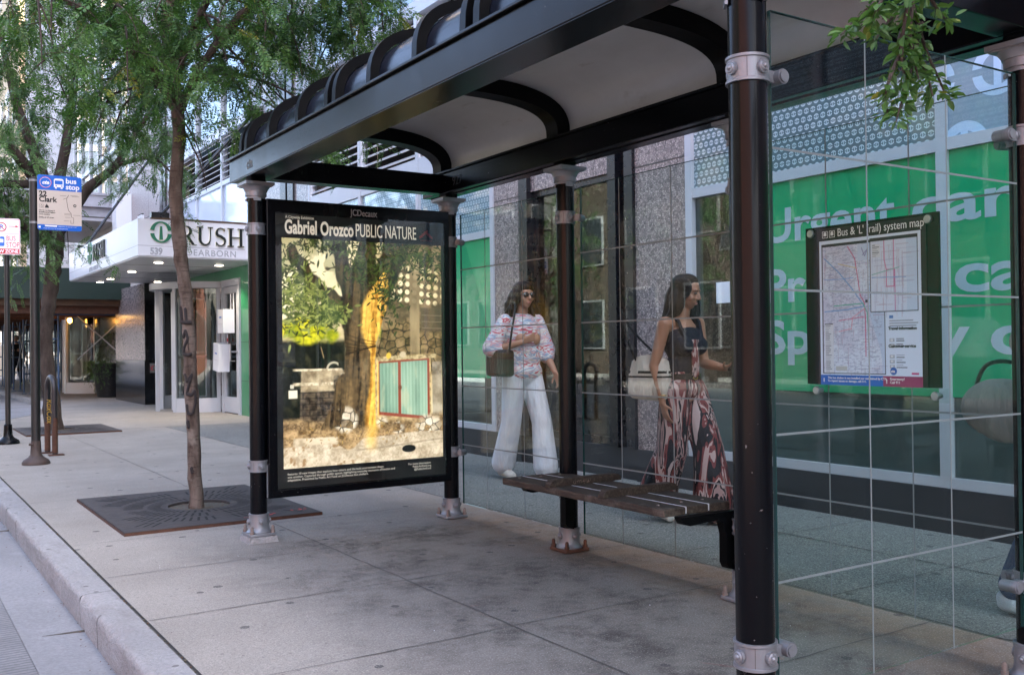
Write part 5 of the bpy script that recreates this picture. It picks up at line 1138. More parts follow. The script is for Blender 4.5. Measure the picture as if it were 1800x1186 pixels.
b.poly(rrect(1.562,1.655,2.865,2.955,.02,(1,1,0,0)),q,X1,Z1,.0005,0); b.rect(1.572,2.85,.018,.014,q,X1,Z1,.0005,0); b.rect(1.627,2.85,.018,.014,q,X1,Z1,.0005,0); b.poly(rrect(1.571,1.646,2.895,2.935,.006),Q(.0058),X1,Z1,.0005,1); 
for x in (1.578,1.632): b.rect(x,2.873,.012,.012,Q(.0058),X1,Z1,.0005,1)
b.text('bus',.075,(1.675,q[1],2.912),X1,Z1,0,bold=.0022,ext=.0004); b.text('stop',.075,(1.675,q[1],2.85),X1,Z1,0,bold=.0022,ext=.0004)
b.text('22',.075,(1.42,q[1],2.765),X1,Z1,3,bold=.0022,ext=.0004); b.text('Clark',.075,(1.42,q[1],2.708),X1,Z1,3,bold=.0022,ext=.0004)
b.text('North to Howard\nRed/Purple/Yellow\nLines station',.0205,(1.42,q[1],2.612),X1,Z1,3,ext=.0003,bold=.0002); b.text('Daily, at all times',.0205,(1.42,q[1],2.54),X1,Z1,3,ext=.0003,bold=.0002)
for z0_,z1_,x0_,x1_ in ((2.645,2.681,1.425,1.4265),(2.645,2.681,1.461,1.4625),(2.645,2.6465,1.425,1.4625),(2.6795,2.681,1.425,1.4625)): b.rect(x0_,z0_,x1_-x0_,z1_-z0_,q,X1,Z1,.0004,3)
ring(1.446,2.66,.0105,.0085,3,n=14); b.rect(1.441,2.664,.003,.012,q,X1,Z1,.0004,3); b.poly([(1.475,2.645),(1.515,2.645),(1.508,2.668),(1.5,2.672),(1.498,2.684),(1.49,2.684),(1.488,2.672),(1.481,2.668)],q,X1,Z1,.0004,3)
rt=[(1.703,2.792),(1.692,2.768),(1.684,2.755),(1.685,2.72),(1.694,2.66),(1.702,2.628),(1.725,2.6),(1.727,2.575),(1.73,2.562)]
b.poly(ribbon(rt,[.004]*len(rt)),q,X1,Z1,.0005,3); rt=[(1.684,2.758),(1.665,2.75),(1.648,2.742)]; b.poly(ribbon(rt,[.003]*3),q,X1,Z1,.0005,3)
for a in ((1.73,2.556,.018,.003),(1.748,2.498,.003,.058),(1.722,2.495,.028,.003),(1.72,2.498,.003,.03)): b.rect(*a,q,X1,Z1,.0005,3)
ring(1.762,2.682,.0155,.009,3,n=16)
for x,z,w_ in ((1.62,2.778,.06),(1.72,2.785,.07),(1.735,2.776,.07),(1.66,2.593,.06),(1.66,2.58,.06),(1.745,2.58,.07),(1.665,2.555,.055),(1.655,2.517,.055)): b.rect(x,z,w_,.0045,q,X1,Z1,.0003,4)
b.rect(1.475,2.452,.115,.014,q,X1,Z1,.0004,0); b.text('Schedules and fares: call or check online at any time',.0135,(1.6,q[1],2.452),X1,Z1,0,sx=.62,ext=.0003); b.text('transit information for this stop and route',.0135,(1.46,q[1],2.43),X1,Z1,0,ext=.0003); b.rect(1.415,2.435,.02,.02,q,X1,Z1,.0004,0)
b.build('lettering',[m['signwhite'],m['signblue'],m['signred'],m['ink'],simple('fine_print',(.25,.22,.19),.5)],pn)
# parking sign: no parking, bus stop, tow zone
nx,ny=1.40,13.8
ns=thing('parking_sign',(nx,ny,0),'red and white no parking bus stop tow zone sign on a slim black pole','parking sign',rz=0)
b=MB(); b.tube([(nx,ny,.15),(nx,ny,2.62)],.032,16); pole_base(b,nx,ny,1.0); b.build('pole',[m['pole'],m['black']],ns)
ang=R_(8); RX=(math.cos(ang),-math.sin(ang),0); OO=Vector((nx-.155,ny-.045,2.385)); NN=Vector(RX).cross(Vector(Z1))
P3=lambda th:tuple(OO+NN*th)
W_,H_=.302,.455
b=MB(); b.poly(rrect(0,W_,0,H_,.025),P3(0),RX,Z1,.003,0); bp_=b.build('panel',m['signwhite'],ns)
b=MB()
def frame2(x0,x1,z0,z1,t,mi):
    for a in ((x0,z0,x1-x0,t),(x0,z1-t,x1-x0,t),(x0,z0+t,t,z1-z0-2*t),(x1-t,z0+t,t,z1-z0-2*t)): b.rect(*a,P3(.0031),RX,Z1,.0006,mi)
frame2(.008,W_-.008,.008,H_-.008,.005,0); b.rect(.01,.012,W_-.02,.062,P3(.0038),RX,Z1,.0005,0); b.text('TOW ZONE',.062,(W_/2-.01,0,0),X1,Z1,1) if False else None
def t3(s,size,x,z,mi,bold=0,sx=1,al='LEFT'): b.text(s,size,OO+NN*.0045+Vector(RX)*x+Vector((0,0,z)),RX,Z1,mi,bold=bold,sx=sx,align=al,ext=.0004)
t3('TOW ZONE',.058,W_-.022,.022,1,.0018,.92,'RIGHT'); t3('BUS',.088,.143,.175,0,.0,.72); t3('STOP',.088,.143,.095,0,0,.72)
b.rect(.02,.262,W_-.04,.003,P3(.0031),RX,Z1,.0005,0)
def ringR(cx,cz,ro,ri,mi,n=24):
    for i in range(n):
        a,c=2*math.pi*i/n,2*math.pi*(i+1)/n; b.poly([(cx+ri*math.cos(a),cz+ri*math.sin(a)),(cx+ro*math.cos(a),cz+ro*math.sin(a)),(cx+ro*math.cos(c),cz+ro*math.sin(c)),(cx+ri*math.cos(c),cz+ri*math.sin(c))],P3(.0045),RX,Z1,.0006,mi)
ringR(.09,.345,.06,.049,0); t3('P',.085,.065,.315,2,.002); b.poly([(.052,.388),(.046,.382),(.128,.302),(.134,.308)],P3(.0055),RX,Z1,.0006,0)
b.rect(.17,.352,.09,.008,P3(.0031),RX,Z1,.0006,0); b.poly([(.285,.356),(.25,.372),(.25,.34)],P3(.0031),RX,Z1,.0006,0)
b.poly(rrect(.03,.125,.105,.225,.015),P3(.0031),RX,Z1,.0006,2); b.poly(rrect(.042,.113,.15,.195,.006),P3(.0038),RX,Z1,.0006,1)
b.build('lettering',[m['signred'],m['signwhite'],m['signblue']],bp_)
# bike rack
rk=thing('bike_rack',(1.65,12.0,0),'rusty black inverted-U bike rack with yellow scribbles, beside the bus stop pole','bike rack')
b=MB(); pts=[(1.64,12.22,.0),(1.645,12.22,.70)]+[(1.645+.025*(1-math.cos(R_(a)))/2,12.06+.16*math.cos(R_(a)),.72+.15*math.sin(R_(a))) for a in range(0,181,15)]+[(1.67,11.9,.70),(1.675,11.9,0)]
b.tube(pts,.03,14); b.build('hoop',[simple('worn_black_paint',(.02,.016,.018),.4,var=.8,scale=7,bump=.1)],rk)
for x,y,h_ in ((1.641,12.22,.36),(1.674,11.9,.42)): b=MB(); b.tube([(x,y,.03),(x,y,h_)],.0312,14); b.bevbox(x-.07,x+.09,y-.06,y+.06,.002,.014,.004); b.build('rusted_foot',m['rust'],rk)
b=MB(); b.text('RoxCox',.09,(1.632,12.185,.62),(0,0,-1),(1,0,0),bold=.001,ext=.0003,sx=.9,shear=.2) ; b.build('scribble',[simple('yellow_scribble',(.35,.22,.03),.6)],rk)
# ------------------------------------------------------------------ people
def rcone(b,a,ra,c,rb,n=14):
    a,c=Vector(a),Vector(c); b.sph(a,ra,0,n); b.sph(c,rb,0,n); d=(c-a)
    if d.length>1e-4: b.tube([a,c],[ra,rb],n)
def ell(b,c,r,rot=None,n=16): b.sph(c,r,0,n,rot)
def rot(ax,deg): return Matrix.Rotation(R_(deg),3,ax)
def remesh(name,b,mats,parent,voxel=.006,smooth=4,fac=.5):
    me=bpy.data.meshes.new(name); me.from_pydata([tuple(p) for p in b.v],[],b.f); me.materials.append(mats); me.update()
    bm=bmesh.new(); bm.from_mesh(me); bmesh.ops.recalc_face_normals(bm,faces=bm.faces); bm.to_mesh(me); bm.free()
    o=bpy.data.objects.new(name,me); COL.objects.link(o)
    md=o.modifiers.new('r','REMESH'); md.mode='VOXEL'; md.voxel_size=voxel; md.use_smooth_shade=True
    sm=o.modifiers.new('s','SMOOTH'); sm.iterations=smooth; sm.factor=fac
    me2=bpy.data.meshes.new_from_object(o.evaluated_get(DG())); bpy.data.objects.remove(o); bpy.data.meshes.remove(me)
    me2.name=name; me2.polygons.foreach_set('use_smooth',[True]*len(me2.polygons)); 
    if not me2.materials: me2.materials.append(mats)
    ob=bpy.data.objects.new(name,me2); COL.objects.link(ob); ob.parent=parent; return ob
def skin(name,c):
    t=Mt(name); n=t.noise(9,4); t.set(col=t.mix(n,tuple(x*.9 for x in c),tuple(min(1,x*1.08) for x in c)),rough=.48,sss=.0,spec=.4); return t.m
def hand(b,wr,d,palm_n,curl=25,spread=1,sc=1.0,thumb=1):
    # wr wrist, d direction of the hand, palm_n palm normal; five unequal fingers
    wr,d,pn=Vector(wr),Vector(d).normalized(),Vector(palm_n).normalized(); pn=(pn-d*pn.dot(d)).normalized(); s_=d.cross(pn).normalized()*thumb
    k=sc
    for o in (-.026,-.009,.009,.026): rcone(b,wr+d*.012+s_*o*.6*k,.0125*k,wr+d*.088*k+s_*o*k,.0115*k,8)
    for o,L in ((-.030,.062),(-.0105,.074),(.0105,.080),(.030,.072)):
        p=wr+d*.092*k+s_*o*k; a=d
        for j,f in enumerate((.45,.32,.23)):
            q=Matrix.Rotation(R_(curl*(1 if j else .6)),3,s_ if thumb>0 else s_*-1); a=(q@a) if thumb>0 else (q@a); e=p+a*L*f*k; rcone(b,p,(.0092-.001*j)*k,e,(.0085-.001*j)*k,8); p=e
    p=wr+d*.03*k+s_*.028*k; e=p+(d*.6+s_*.7+pn*.35).normalized()*.035*k; f=e+(d*.9+s_*.3+pn*.4).normalized()*.03*k; rcone(b,p,.0115*k,e,.0098*k,8); rcone(b,e,.0098*k,f,.0082*k,8)
def head(b,c,yaw=0,pitch=0,s=1.0):
    # c: centre of the head; faces local +Y turned by yaw (about Z) and pitched
    Rm=Matrix.Rotation(R_(yaw),3,'Z')@Matrix.Rotation(R_(pitch),3,'X'); c=Vector(c); P=lambda x,y,z: c+Rm@(Vector((x,y,z))*s)
    ell(b,P(0,-.008,.025),(.072*s,.092*s,.085*s),Rm,20); ell(b,P(0,.022,-.035),(.058*s,.066*s,.075*s),Rm,18); ell(b,P(0,.052,-.088),(.026*s,.024*s,.02*s),Rm,12)
    rcone(b,P(0,.086,.012),.0085*s,P(0,.103,-.026),.0125*s,10); ell(b,P(.012,.094,-.03),(.008*s,.008*s,.006*s),Rm,8); ell(b,P(-.012,.094,-.03),(.008*s,.008*s,.006*s),Rm,8)
    ell(b,P(0,.081,-.058),(.022*s,.010*s,.0065*s),Rm,12); ell(b,P(0,.08,-.067),(.018*s,.010*s,.007*s),Rm,12)
    for x in (-1,1):
        ell(b,P(x*.074,-.005,-.005),(.008*s,.018*s,.03*s),Rm,10); ell(b,P(x*.038,.052,-.03),(.026*s,.03*s,.025*s),Rm,12); ell(b,P(x*.03,.076,.026),(.024*s,.010*s,.008*s),Rm,10)
    return P,Rm
def face(P,Rm,parent,s=1.0,lip=(.38,.12,.10),lids=False):
    for x in (-1,1):
        b=MB(); ell(b,P(x*.031,.0755,.006),(.0135*s,.009*s,.0075*s),Rm,12); o=b.build('eye',[simple('eye_white',(.32,.29,.27),.3) if not lids else simple('closed_lid',(.10,.055,.04),.5)],parent)
        b=MB(); ell(b,P(x*.031,.083,.006),(.006*s,.0035*s,.006*s),Rm,10); b.build('iris',[m['ink']],o)
        b=MB(); rcone(b,P(x*.017,.084,.026),.0035*s,P(x*.045,.076,.029),.0025*s,8); b.build('eyebrow',[m['hair']],parent)
    b=MB(); ell(b,P(0,.088,-.0585),(.020*s,.006*s,.0042*s),Rm,12); ell(b,P(0,.087,-.0655),(.017*s,.006*s,.005*s),Rm,12); b.build('lips',[simple('lips',lip,.35)],parent)
m['hair']=simple('dark_brown_hair',(.003,.0022,.002),.5,spec=.15,var=.5,scale=30,stretch=(4,4,.6))
m['hair1']=simple('brown_hair',(.011,.006,.0045),.5,spec=.15,var=.6,scale=30,stretch=(4,4,.6))
m['hairgrey']=simple('grey_hair',(.25,.235,.22),.5,var=.3,scale=20)
skinA=skin('skin_light',(.36,.185,.12)); skinB=skin('skin_tan',(.26,.125,.078))
def streaks(name,cols,stretch,scale=5,rough=.7,dist=1.2):
    t=Mt(name).objc(); n=t.noise(scale,3,.55,stretch,dist); st=[(0.0,cols[0])]
    k=len(cols)
    n2=t.voro(scale*2.2,'F1','Color'); sp_=t.nt.nodes.new('ShaderNodeSeparateColor'); t.nt.links.new(n2.o,sp_.inputs[0]); q=Sh(t.nt,sp_.outputs[1])
    rp=t.nt.nodes.new('ShaderNodeValToRGB'); rp.color_ramp.interpolation='CONSTANT'; e=rp.color_ramp.elements
    while len(e)<k: e.new(.5)
    for i,(el,c) in enumerate(zip(e,cols)): el.position=.28+.44*i/k if i else 0; el.color=c4(c)
    t.nt.links.new(n.o,rp.inputs[0]); t.set(col=Sh(t.nt,rp.outputs[0]),rough=rough,spec=.25); t.bump(t.noise(18,4,.6,(1,1,.3)),.35,.01); return t.m
blouse=streaks('floral_blouse',[(.50,.46,.44),(.60,.58,.57),(.46,.10,.13),(.62,.60,.60),(.25,.32,.42),(.55,.30,.33),(.6,.57,.55),(.30,.30,.20)],(.5,.5,2.6),7)
palazzo=streaks('patterned_trousers',[(.004,.004,.007),(.26,.16,.155),(.006,.006,.010),(.34,.24,.23),(.13,.028,.028),(.005,.005,.008),(.004,.004,.007),(.36,.27,.27)],(2.6,2.6,.42),4.0)
def cloth(name,c,rough=.75):
    t=Mt(name).objc(); n=t.noise(3,4); t.set(col=t.mix(n,tuple(x*.85 for x in c),tuple(min(1,x*1.1) for x in c)),rough=rough,spec=.25); t.bump(t.noise(9,4,.6,(1,1,.22)),.9,.05); return t.m
wtrous=cloth('white_linen',(.55,.55,.60)); navy=cloth('navy_top',(.004,.005,.012)); canvas=cloth('cream_canvas',(.40,.36,.32)); blackc=cloth('black_cloth',(.004,.004,.005)); denim=cloth('denim',(.02,.045,.10)); leather=cloth('dark_leather',(.007,.005,.0045),.4); khaki=cloth('grey_cotton',(.22,.21,.20)); darkblue=cloth('dark_leggings',(.006,.007,.014))
def body(name,parent,J,mat,hd,hands,voxel=.0065,bust=1):
    """J: joints; one continuous skin surface"""
    b=MB()
    P,Rm=head(b,hd[0],hd[1],hd[2],hd[3])
    rcone(b,J['neck'],.052,Vector(hd[0])+Vector((0,-.012,-.05)),.046)
    ch=Vector(J['chest']); pe=Vector(J['pelvis']); wa=Vector(J['waist'])
    ell(b,ch,(.145,.098,.165)); ell(b,ch+Vector((0,-.01,.10)),(.135,.075,.06)); ell(b,wa,(.118,.088,.12)); ell(b,pe,(.158,.118,.125))
    if bust:
        for x in (-1,1): ell(b,ch+Vector((x*.068,.082,-.02)),(.062,.055,.062))
    for sd in ('L','R'):
        s_,e,w_=Vector(J['sh'+sd]),Vector(J['el'+sd]),Vector(J['wr'+sd]); rcone(b,Vector(J['neck'])+Vector((0,-.005,-.045)),.05,s_,.05); rcone(b,s_,.05,s_.lerp(e,.35),.044); rcone(b,s_.lerp(e,.35),.044,e,.036); rcone(b,e,.037,e.lerp(w_,.3),.037); rcone(b,e.lerp(w_,.3),.037,w_,.0235)
        h=hands[sd]; hand(b,w_,h[0],h[1],h[2],1,.95,h[3])
        hp,k,a=Vector(J['hip'+sd]),Vector(J['kn'+sd]),Vector(J['an'+sd]); rcone(b,hp,.088,k,.055); rcone(b,k,.054,k.lerp(a,.3),.054); rcone(b,k.lerp(a,.3),.054,a,.034); rcone(b,a,.034,Vector(J['toe'+sd]),.026); rcone(b,a+Vector((0,-.02,-.02)),.034,a,.034)
    o=remesh(name,b,mat,parent,voxel,3); return o,P,Rm
def shoe(parent,a,toe,mat,name='shoe',h=.045):
    b=MB(); a,t=Vector(a),Vector(toe); d=(t-a); d.z=0; d.normalize(); heel=a-d*.045; heel.z=a.z-.055; rcone(b,heel+Vector((0,0,.012)),.036,a+d*.06+Vector((0,0,-.045)),.04); rcone(b,a+d*.06+Vector((0,0,-.045)),.04,t+d*.015+Vector((0,0,.0)),.034)
    rcone(b,heel+Vector((0,0,.03)),.038,a+Vector((0,0,-.03)),.040); return remesh(name,b,mat,parent,.006,3)
# --- woman in a floral blouse and white trousers
PW1=(4.70,7.03,0)
p=thing('person',PW1,'woman in sunglasses, floral blouse and wide white trousers walking past behind the shelter','person',rz=math.pi)
J=dict(neck=(0,.0,1.43),chest=(0,.0,1.24),waist=(0,.0,1.06),pelvis=(0,0,.92),shR=(.165,-.01,1.37),elR=(.275,-.04,1.12),wrR=(.12,.17,1.19),shL=(-.165,-.01,1.37),elL=(-.225,.03,1.10),wrL=(-.22,.18,.93),
 hipR=(.085,0,.90),knR=(.10,-.03,.50),anR=(.10,-.15,.10),toeR=(.10,-.03,.04),hipL=(-.085,0,.90),knL=(-.09,.16,.50),anL=(-.09,.22,.085),toeL=(-.09,.35,.035))
hd1=((0,.035,1.595),0,-2,1.0)
_,P,Rm=body('body',p,J,skinA,hd1,{'R':((-.75,.45,.35),(-.3,-.5,.2),38,1),'L':((0,.55,-.8),(.9,.1,0),22,1)})
face(P,Rm,p)
b=MB(); ell(b,(0,.0,1.25),(.18,.135,.20)); ell(b,(0,.0,1.06),(.175,.135,.19)); ell(b,(0,.01,.94),(.185,.14,.11)); rcone(b,(-.12,0,1.375),.06,(.12,0,1.375),.06)
for sd,x in (('R',1),('L',-1)): s_=Vector(J['sh'+sd]);e=Vector(J['el'+sd]); rcone(b,s_,.068,e+Vector((x*.01,0,.02)),.082); rcone(b,e+Vector((x*.01,0,.02)),.082,e.lerp(Vector(J['wr'+sd]),.18),.068)
bl=remesh('blouse',b,blouse,p,.009,4)
b=MB(); ell(b,(0,0,.91),(.178,.132,.11))
for sd in 'RL': h=Vector(J['hip'+sd]);k=Vector(J['kn'+sd]);a=Vector(J['an'+sd]); rcone(b,h,.105,k,.088); rcone(b,k,.088,a+Vector((0,-.01,.045)),.108)
remesh('trousers',b,wtrous,p,.009,3)
for sd in 'RL': shoe(p,J['an'+sd],J['toe'+sd],cloth('white_shoe',(.55,.52,.48)))
b=MB(); c=Vector(hd1[0]); ell(b,c+Vector((0,-.028,.035)),(.088,.098,.092)); ell(b,c+Vector((0,-.004,.068)),(.080,.092,.062)); ell(b,c+Vector((.07,.02,.0)),(.018,.045,.075)); ell(b,c+Vector((-.07,.02,.0)),(.018,.045,.075)); ell(b,c+Vector((0,-.07,-.06)),(.092,.055,.12))
for k in range(26):
    rk_=random.Random(k+60); a=R_(rk_.uniform(150,390)); x,y=.078*math.cos(a),-.045+.062*math.sin(a)
    if y>.0 and abs(x)<.06: continue
    q=c+Vector((x,y,.03)); pts=[q]
    for j in range(6): q=q+Vector((x*.12+rk_.gauss(0,.012),rk_.gauss(-.002,.010),-.052)); pts.append(q)
    b.tube(pts,[.021,.023,.024,.023,.021,.017,.009],8); 
remesh('hair',b,m['hair1'],p,.0075,2)
b=MB()
for x in (-1,1): ell(b,P(x*.034,.091,.006),(.029,.010,.021),Rm,14); rcone(b,P(x*.06,.082,.01),.003,P(x*.078,-.0,.008),.003,6)
rcone(b,P(-.01,.1,.012),.0035,P(.01,.1,.012),.0035,6); b.build('sunglasses',[simple('dark_lens',(.012,.010,.008),.08,coat=.8)],p)
# her bag
bg_=thing('shoulder_bag',(PW1[0]-.26,PW1[1]-.05,1.03),'dark shoulder bag tucked under the arm of the woman in the floral blouse','bag',rz=math.pi)
b=MB(); b.bevbox(-.045,.045,-.17,.17,-.13,.10,.03); b.build('pouch',[leather],bg_)
b=MB(); b.tube(smooth_path([(0,-.14,.08),(-.05,-.11,.28),(-.13,-.03,.48),(-.13,.05,.47),(-.05,.12,.28),(0,.14,.08)],6),.009,8); b.build('strap',[leather],bg_)
# --- woman in a navy top and patterned trousers
PW2=(4.42,4.72,0); H2=.945
p=thing('person',PW2,'dark-haired woman in a navy top and patterned wide trousers looking down at a phone','person',rz=math.pi+.05)
p.scale=(H2,H2,H2)
J=dict(neck=(0,.0,1.43),chest=(0,.0,1.24),waist=(0,.0,1.06),pelvis=(0,0,.92),shR=(.165,-.01,1.365),elR=(.215,-.06,1.08),wrR=(.20,.0,.83),shL=(-.165,-.01,1.365),elL=(-.19,.02,1.09),wrL=(-.16,.24,1.06),
 hipR=(.085,0,.90),knR=(.10,-.02,.50),anR=(.11,-.17,.11),toeR=(.11,-.05,.04),hipL=(-.085,0,.90),knL=(-.09,.14,.50),anL=(-.09,.19,.085),toeL=(-.09,.32,.035))
hd2=((0,.045,1.585),22,-15,1.0)
_,P,Rm=body('body',p,J,skinB,hd2,{'R':((-.05,.25,-.95),(-.9,.2,0),20,1),'L':((.15,.95,.25),(.0,-.1,1),45,1)})
face(P,Rm,p,lids=True)
b=MB(); ell(b,(0,.0,1.235),(.155,.112,.15)); ell(b,(0,0,1.08),(.13,.10,.12)); 
for x in (-1,1): ell(b,(x*.07,.082,1.215),(.068,.062,.068)); b.tube([(x*.085,.10,1.27),(x*.10,.06,1.385),(x*.10,-.02,1.41),(x*.09,-.09,1.33)],.014,8)
# the top is cut off at a scooped neckline
top=MB(); top.v=[q for q in b.v]; top.f=b.f; top.m=b.m; top.s=b.s
remesh('tank_top',top,navy,p,.0075,2)
b=MB(); b.obox((0,.118,1.13),(.035,0,0),(0,.006,0),(0,0,.13)); remesh('printed_panel',b,palazzo,p,.008,2)
b=MB(); b.lathe((0,0,1.005),[(.137,-.02),(.140,-.018),(.140,.018),(.137,.02)],30); bt=b.build('belt',[leather],p); bt.scale=(1,.80,1)
b=MB(); ring_=[(.024*math.cos(R_(a)),.116,1.005+.02*math.sin(R_(a))) for a in range(0,361,24)]; b.tube(ring_,.004,6,caps=False); b.build('buckle',[simple('brass',(.5,.33,.1),.3,metal=.8)],p)
b=MB(); ell(b,(0,0,.92),(.168,.128,.10)); rcone(b,(-.03,0,.98),.105,(.03,0,.98),.105)
for sd in 'RL':
    h=Vector(J['hip'+sd]);k=Vector(J['kn'+sd]);a=Vector(J['an'+sd]); rcone(b,h,.106,k,.108); rcone(b,k,.108,a+Vector((0,.0,.055)),.135)
    for q in range(5): w_=Vector((.08*math.cos(q*1.3),.08*math.sin(q*1.3),0)); rcone(b,k+w_*.8,.03,a+w_*1.35+Vector((0,0,.05)),.045)
remesh('trousers',b,palazzo,p,.009,2)
for sd in 'RL': shoe(p,J['an'+sd],J['toe'+sd],cloth('white_trainer',(.5,.49,.47)))
b=MB(); c=Vector(hd2[0]); ell(b,c+Vector((.005,-.032,.035)),(.088,.098,.094)); ell(b,c+Vector((-.006,-.008,.066)),(.082,.088,.062)); ell(b,P(.070,.012,.02),(.018,.05,.07),Rm); ell(b,P(-.070,.012,.02),(.018,.05,.07),Rm); ell(b,P(.066,-.01,-.08),(.03,.045,.10),Rm); ell(b,P(-.066,-.01,-.08),(.03,.045,.10),Rm); ell(b,c+Vector((.02,-.075,-.08)),(.095,.058,.14))
for k in range(34):
    rk_=random.Random(k+160); a=R_(rk_.uniform(145,395)); x,y=.080*math.cos(a),-.045+.066*math.sin(a); q=c+Vector((x,y,.03)); pts=[q]
    if y>.02: continue
    for j in range(7): q=q+Vector((x*.10+rk_.gauss(0,.010),rk_.gauss(-.004,.009),-.055)); pts.append(q)
    b.tube(pts,[.021,.024,.025,.025,.023,.02,.016,.008],8)
remesh('hair',b,m['hair'],p,.0075,2)
b=MB(); 
for dz in (.0,.012): b.tube([(.20+.031*math.cos(R_(a)),.0+.031*math.sin(R_(a)),.865+dz+.004*math.sin(R_(a))) for a in range(0,361,20)],.003,6,caps=False)
b.build('bracelet',[simple('gold',(.6,.38,.12),.25,metal=.9)],p)
ph=thing('phone',(PW2[0]+.145,PW2[1]-.33,1.035),'dark phone held up by the woman in patterned trousers','phone',rz=math.pi)
b=MB(); b.obox((0,.02,.0),(.036,0,0),(0,.058,.045),(0,-.004,.005)); b.build('case',[m['black']],ph); b=MB(); b.obox((0,.0145,.0085),(.032,0,0),(0,.053,.0415),(0,-.0008,.001)); b.build('screen',[simple('phone_glass',(.10,.14,.19),.06,coat=1)],ph)
tb=thing('tote_bag',(PW2[0]-.20,PW2[1]+.10,.95),'cream canvas tote bag with black stripes hanging from the shoulder of the dark-haired woman','bag',rz=math.pi+.35)
def sack(z,k,n=24):   # slouched canvas outline, wider and fuller towards the bottom
    hx=np.interp(z,[-.15,-.12,0,.12],[.035,.06,.052,.018]); hy=np.interp(z,[-.15,-.12,0,.12],[.125,.148,.150,.135]); a=2*math.pi*k/n
    return (hx*math.copysign(abs(math.cos(a))**.75,math.cos(a))+.008*math.sin(3*a+z*20), hy*math.copysign(abs(math.sin(a))**.7,math.sin(a))+.05*z, z+.022*math.cos(a*2)*(z>.1)-.012*math.sin(a)*(z<-.1))
def sleeve(zs,off,caps=True,mi=0):
    b=MB(); n=24; v=[];f=[]
    for z in zs:
        for k in range(n): x,y,q=sack(z,k); v.append((x*(1+off*14),y*(1+off*6),q))
    for i in range(len(zs)-1):
        for k in range(n): f.append((i*n+k,i*n+(k+1)%n,(i+1)*n+(k+1)%n,(i+1)*n+k))
    if caps: f.append(tuple(reversed(range(n))))
    b.add(v,f,mi,True); return b
sleeve((-.15,-.14,-.12,-.06,0,.06,.10,.12),0).build('sack',[canvas],tb)
for z0,z1 in ((.022,.038),(-.006,.006)): sleeve((z0,z1),.0012,False).build('stripe',[blackc],tb)
b=MB(); b.tube(smooth_path([(.01,-.09,.10),(.06,-.12,.22),(.03,-.19,.40),(-.02,-.21,.43),(-.03,-.14,.30),(-.01,.08,.11)],6),.008,8); b.build('handle',[blackc],tb)
# --- passer-by at the right edge of the view
PW3=(4.10,2.06,0)
p=thing('person',PW3,'passer-by in grey top and blue jeans at the right edge, beyond the glass','person',rz=math.pi-.05)
J=dict(neck=(0,.0,1.43),chest=(0,.0,1.24),waist=(0,.0,1.06),pelvis=(0,0,.92),shR=(.18,-.01,1.37),elR=(.25,-.08,1.10),wrR=(.22,.06,.90),shL=(-.18,-.01,1.37),elL=(-.22,.05,1.10),wrL=(-.20,.2,.93),
 hipR=(.085,0,.90),knR=(.10,-.06,.50),anR=(.10,-.22,.09),toeR=(.10,-.09,.035),hipL=(-.085,0,.90),knL=(-.09,.15,.50),anL=(-.09,.2,.085),toeL=(-.09,.33,.035))
hd3=((0,.035,1.6),0,0,1.0)
_,P,Rm=body('body',p,J,skinA,hd3,{'R':((-.05,.25,-.95),(-.9,.2,0),22,1),'L':((0,.5,-.85),(.9,0,0),22,1)},.008,0); face(P,Rm,p)
b=MB(); ell(b,(0,0,1.24),(.19,.135,.2)); ell(b,(0,0,1.03),(.18,.135,.17)); rcone(b,(-.14,0,1.37),.062,(.14,0,1.37),.062)
for sd in 'RL': rcone(b,J['sh'+sd],.07,Vector(J['sh'+sd]).lerp(Vector(J['el'+sd]),.8),.068)
remesh('shirt',b,khaki,p,.01,3)
b=MB(); ell(b,(0,0,.91),(.175,.13,.11))
for sd in 'RL': rcone(b,J['hip'+sd],.105,J['kn'+sd],.078); rcone(b,J['kn'+sd],.078,Vector(J['an'+sd])+Vector((0,0,.04)),.068)
remesh('jeans',b,denim,p,.009,3)
for sd in 'RL': shoe(p,J['an'+sd],J['toe'+sd],cloth('pale_trainer',(.45,.5,.55)))
b=MB(); c=Vector(hd3[0]); ell(b,c+Vector((0,-.03,.035)),(.085,.095,.09)); remesh('hair',b,m['hair1'],p,.008,2)
tb2=thing('tote_bag',(4.02,2.34,.87),'grey-white slung bag carried by the passer-by at the right edge','bag',rz=math.pi+.2)
b=MB(); ell(b,(0,0,0),(.07,.17,.13)); ell(b,(0,.03,-.05),(.075,.14,.10)); remesh('sack',b,cloth('grey_canvas',(.24,.235,.23)),tb2,.012,4)
b=MB(); b.tube(smooth_path([(0,-.10,.10),(0,-.06,.18),(0,.02,.20),(0,.10,.17),(0,.13,.10)],6),.009,8); b.build('handle',[leather],tb2)
# --- far walker on the phone
PW4=(4.02,36.9,0)
p=thing('person',PW4,'distant grey-haired walker in black, hand at the ear, under the scaffold shed','person',rz=math.pi-.3)
J=dict(neck=(0,.0,1.43),chest=(0,.0,1.24),waist=(0,.0,1.06),pelvis=(0,0,.92),shR=(.17,-.01,1.37),elR=(.27,.06,1.18),wrR=(.13,.06,1.42),shL=(-.17,-.01,1.37),elL=(-.26,.0,1.10),wrL=(-.24,.08,.86),
 hipR=(.085,0,.90),knR=(.09,.10,.50),anR=(.09,.12,.085),toeR=(.09,.25,.035),hipL=(-.085,0,.90),knL=(-.09,-.02,.50),anL=(-.09,-.2,.13),toeL=(-.09,-.1,.05))
hd4=((0,.035,1.6),0,0,1.0)
_,P,Rm=body('body',p,J,skinA,hd4,{'R':((-.2,-.1,.9),(-.9,.2,0),40,1),'L':((0,.3,-.9),(.9,0,0),22,1)},.011); face(P,Rm,p)
